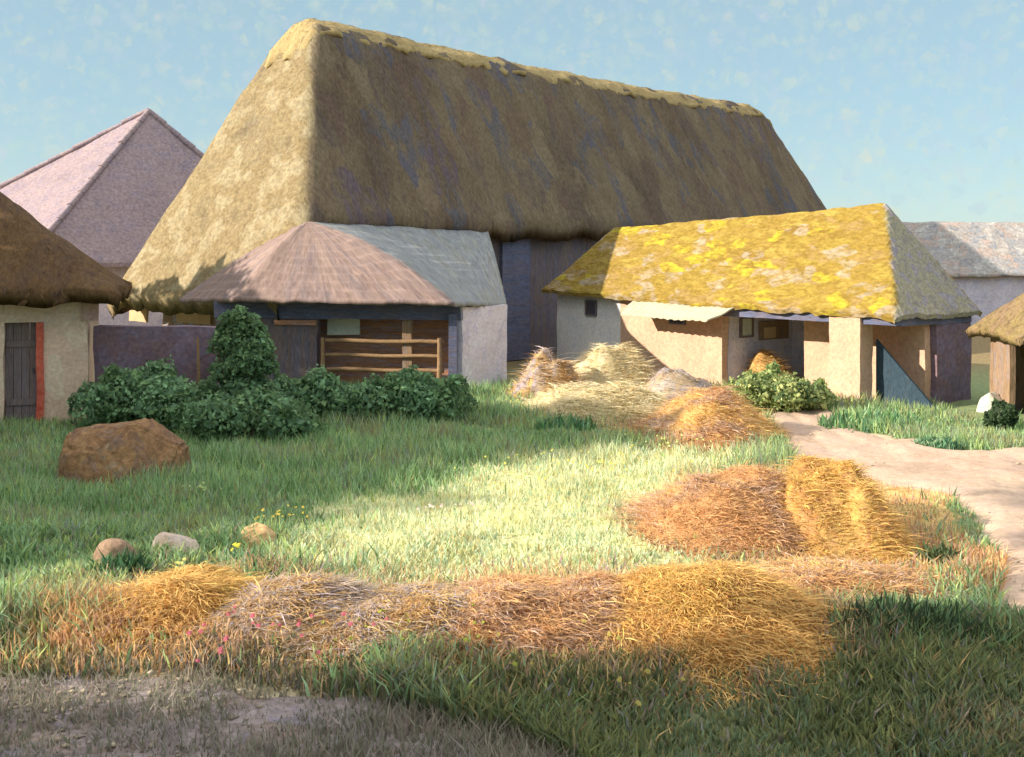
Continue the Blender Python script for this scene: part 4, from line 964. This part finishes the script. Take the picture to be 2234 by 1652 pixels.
# thin dappled high cloud: soft broken flecks of pale cream and grey-green over the blue
tc = nt.nodes.new('ShaderNodeTexCoord')
mp = nt.nodes.new('ShaderNodeMapping'); mp.inputs['Scale'].default_value = (1, 1, 1.0); lk(tc.outputs['Generated'], mp.inputs[0])
dn = nt.nodes.new('ShaderNodeTexNoise'); dn.inputs['Scale'].default_value = 110; dn.inputs['Detail'].default_value = 3; lk(mp.outputs[0], dn.inputs['Vector'])
sb = nt.nodes.new('ShaderNodeVectorMath'); sb.operation = 'MULTIPLY_ADD'; sb.inputs[1].default_value = (.016,) * 3; lk(dn.outputs['Color'], sb.inputs[0]); lk(mp.outputs[0], sb.inputs[2])
def wnode(t, **k):
    n = nt.nodes.new(t)
    for a_, v_ in k.items(): setattr(n, a_, v_)
    return n
def flecks(scale, amount):
    vo = wnode('ShaderNodeTexVoronoi'); vo.inputs['Scale'].default_value = scale; lk(sb.outputs[0], vo.inputs['Vector'])
    d_ = wnode('ShaderNodeMapRange', interpolation_type='SMOOTHSTEP'); d_.inputs['From Min'].default_value = .85; d_.inputs['From Max'].default_value = .15; lk(vo.outputs['Distance'], d_.inputs[0])
    sp = wnode('ShaderNodeSeparateColor'); lk(vo.outputs['Color'], sp.inputs[0])
    r_ = wnode('ShaderNodeMapRange'); r_.inputs['From Min'].default_value = .2; r_.inputs['To Max'].default_value = amount; lk(sp.outputs[0], r_.inputs[0])
    m_ = wnode('ShaderNodeMath', operation='MULTIPLY'); lk(d_.outputs[0], m_.inputs[0]); lk(r_.outputs[0], m_.inputs[1])
    return m_.outputs[0], sp.outputs[1]
veil = nt.nodes.new('ShaderNodeMix'); veil.data_type = 'RGBA'; veil.inputs['Factor'].default_value = .62; veil.inputs['B'].default_value = (3.2, 4.6, 4.9, 1); lk(sky.outputs[0], veil.inputs['A'])
colr = veil.outputs['Result']
for sc_, am_ in ((80, .36), (130, .26)):
    f_, r_ = flecks(sc_, am_)
    cl = ramp(nt, [(5.2, 5.4, 4.1), (3.7, 5.0, 4.5), (5.6, 5.4, 3.8), (4.3, 4.6, 5.3), (3.0, 4.2, 5.0)], .05, .95); lk(r_, cl.inputs[0])
    mx = nt.nodes.new('ShaderNodeMix'); mx.data_type = 'RGBA'; lk(f_, mx.inputs['Factor']); lk(colr, mx.inputs['A']); lk(cl.outputs[0], mx.inputs['B']); colr = mx.outputs['Result']
# added fill light: sky colour lifted only above the view
sx = wnode('ShaderNodeSeparateXYZ'); lk(tc.outputs['Generated'], sx.inputs[0])
hi = wnode('ShaderNodeMapRange', interpolation_type='SMOOTHSTEP'); hi.inputs['From Min'].default_value = .24; hi.inputs['From Max'].default_value = .7; lk(sx.outputs[2], hi.inputs[0])
mx = nt.nodes.new('ShaderNodeMix'); mx.data_type = 'RGBA'; lk(hi.outputs[0], mx.inputs['Factor']); lk(colr, mx.inputs['A']); mx.inputs['B'].default_value = (8.6, 8.7, 8.5, 1)
bg = nt.nodes.new('ShaderNodeBackground'); bg.inputs['Strength'].default_value = .068; lk(mx.outputs['Result'], bg.inputs['Color'])
wo = nt.nodes.new('ShaderNodeOutputWorld'); lk(bg.outputs[0], wo.inputs[0])

sl = bpy.data.lights.new('sun', 'SUN'); sl.energy = 3.7; sl.angle = math.radians(.6); sl.color = (1.0, .90, .74)
so = bpy.data.objects.new('sun', sl); COL.objects.link(so)
to_sun = Vector((SUN_AZ[0] * math.cos(SUN_EL), SUN_AZ[1] * math.cos(SUN_EL), math.sin(SUN_EL)))
so.rotation_euler = to_sun.to_track_quat('Z', 'Y').to_euler(); so.location = (-30, -10, 30)

cam = bpy.data.cameras.new('camera'); co = bpy.data.objects.new('camera', cam); COL.objects.link(co)
cam.sensor_fit = 'HORIZONTAL'; cam.sensor_width = 36.0; cam.lens = 36.0 * F / 2234.0
cam.shift_y = -(826 - HY) / 2234.0
co.location = (0, 0, EYE); co.rotation_euler = (math.radians(90), 0, 0); cam.clip_end = 8000; cam.clip_start = .1
SC.camera = co
SC.view_settings.view_transform = 'Standard'; SC.view_settings.look = 'None'; SC.view_settings.exposure = 1.15; SC.view_settings.gamma = 1.0
SC.cycles.max_bounces = 6; SC.cycles.use_denoising = True
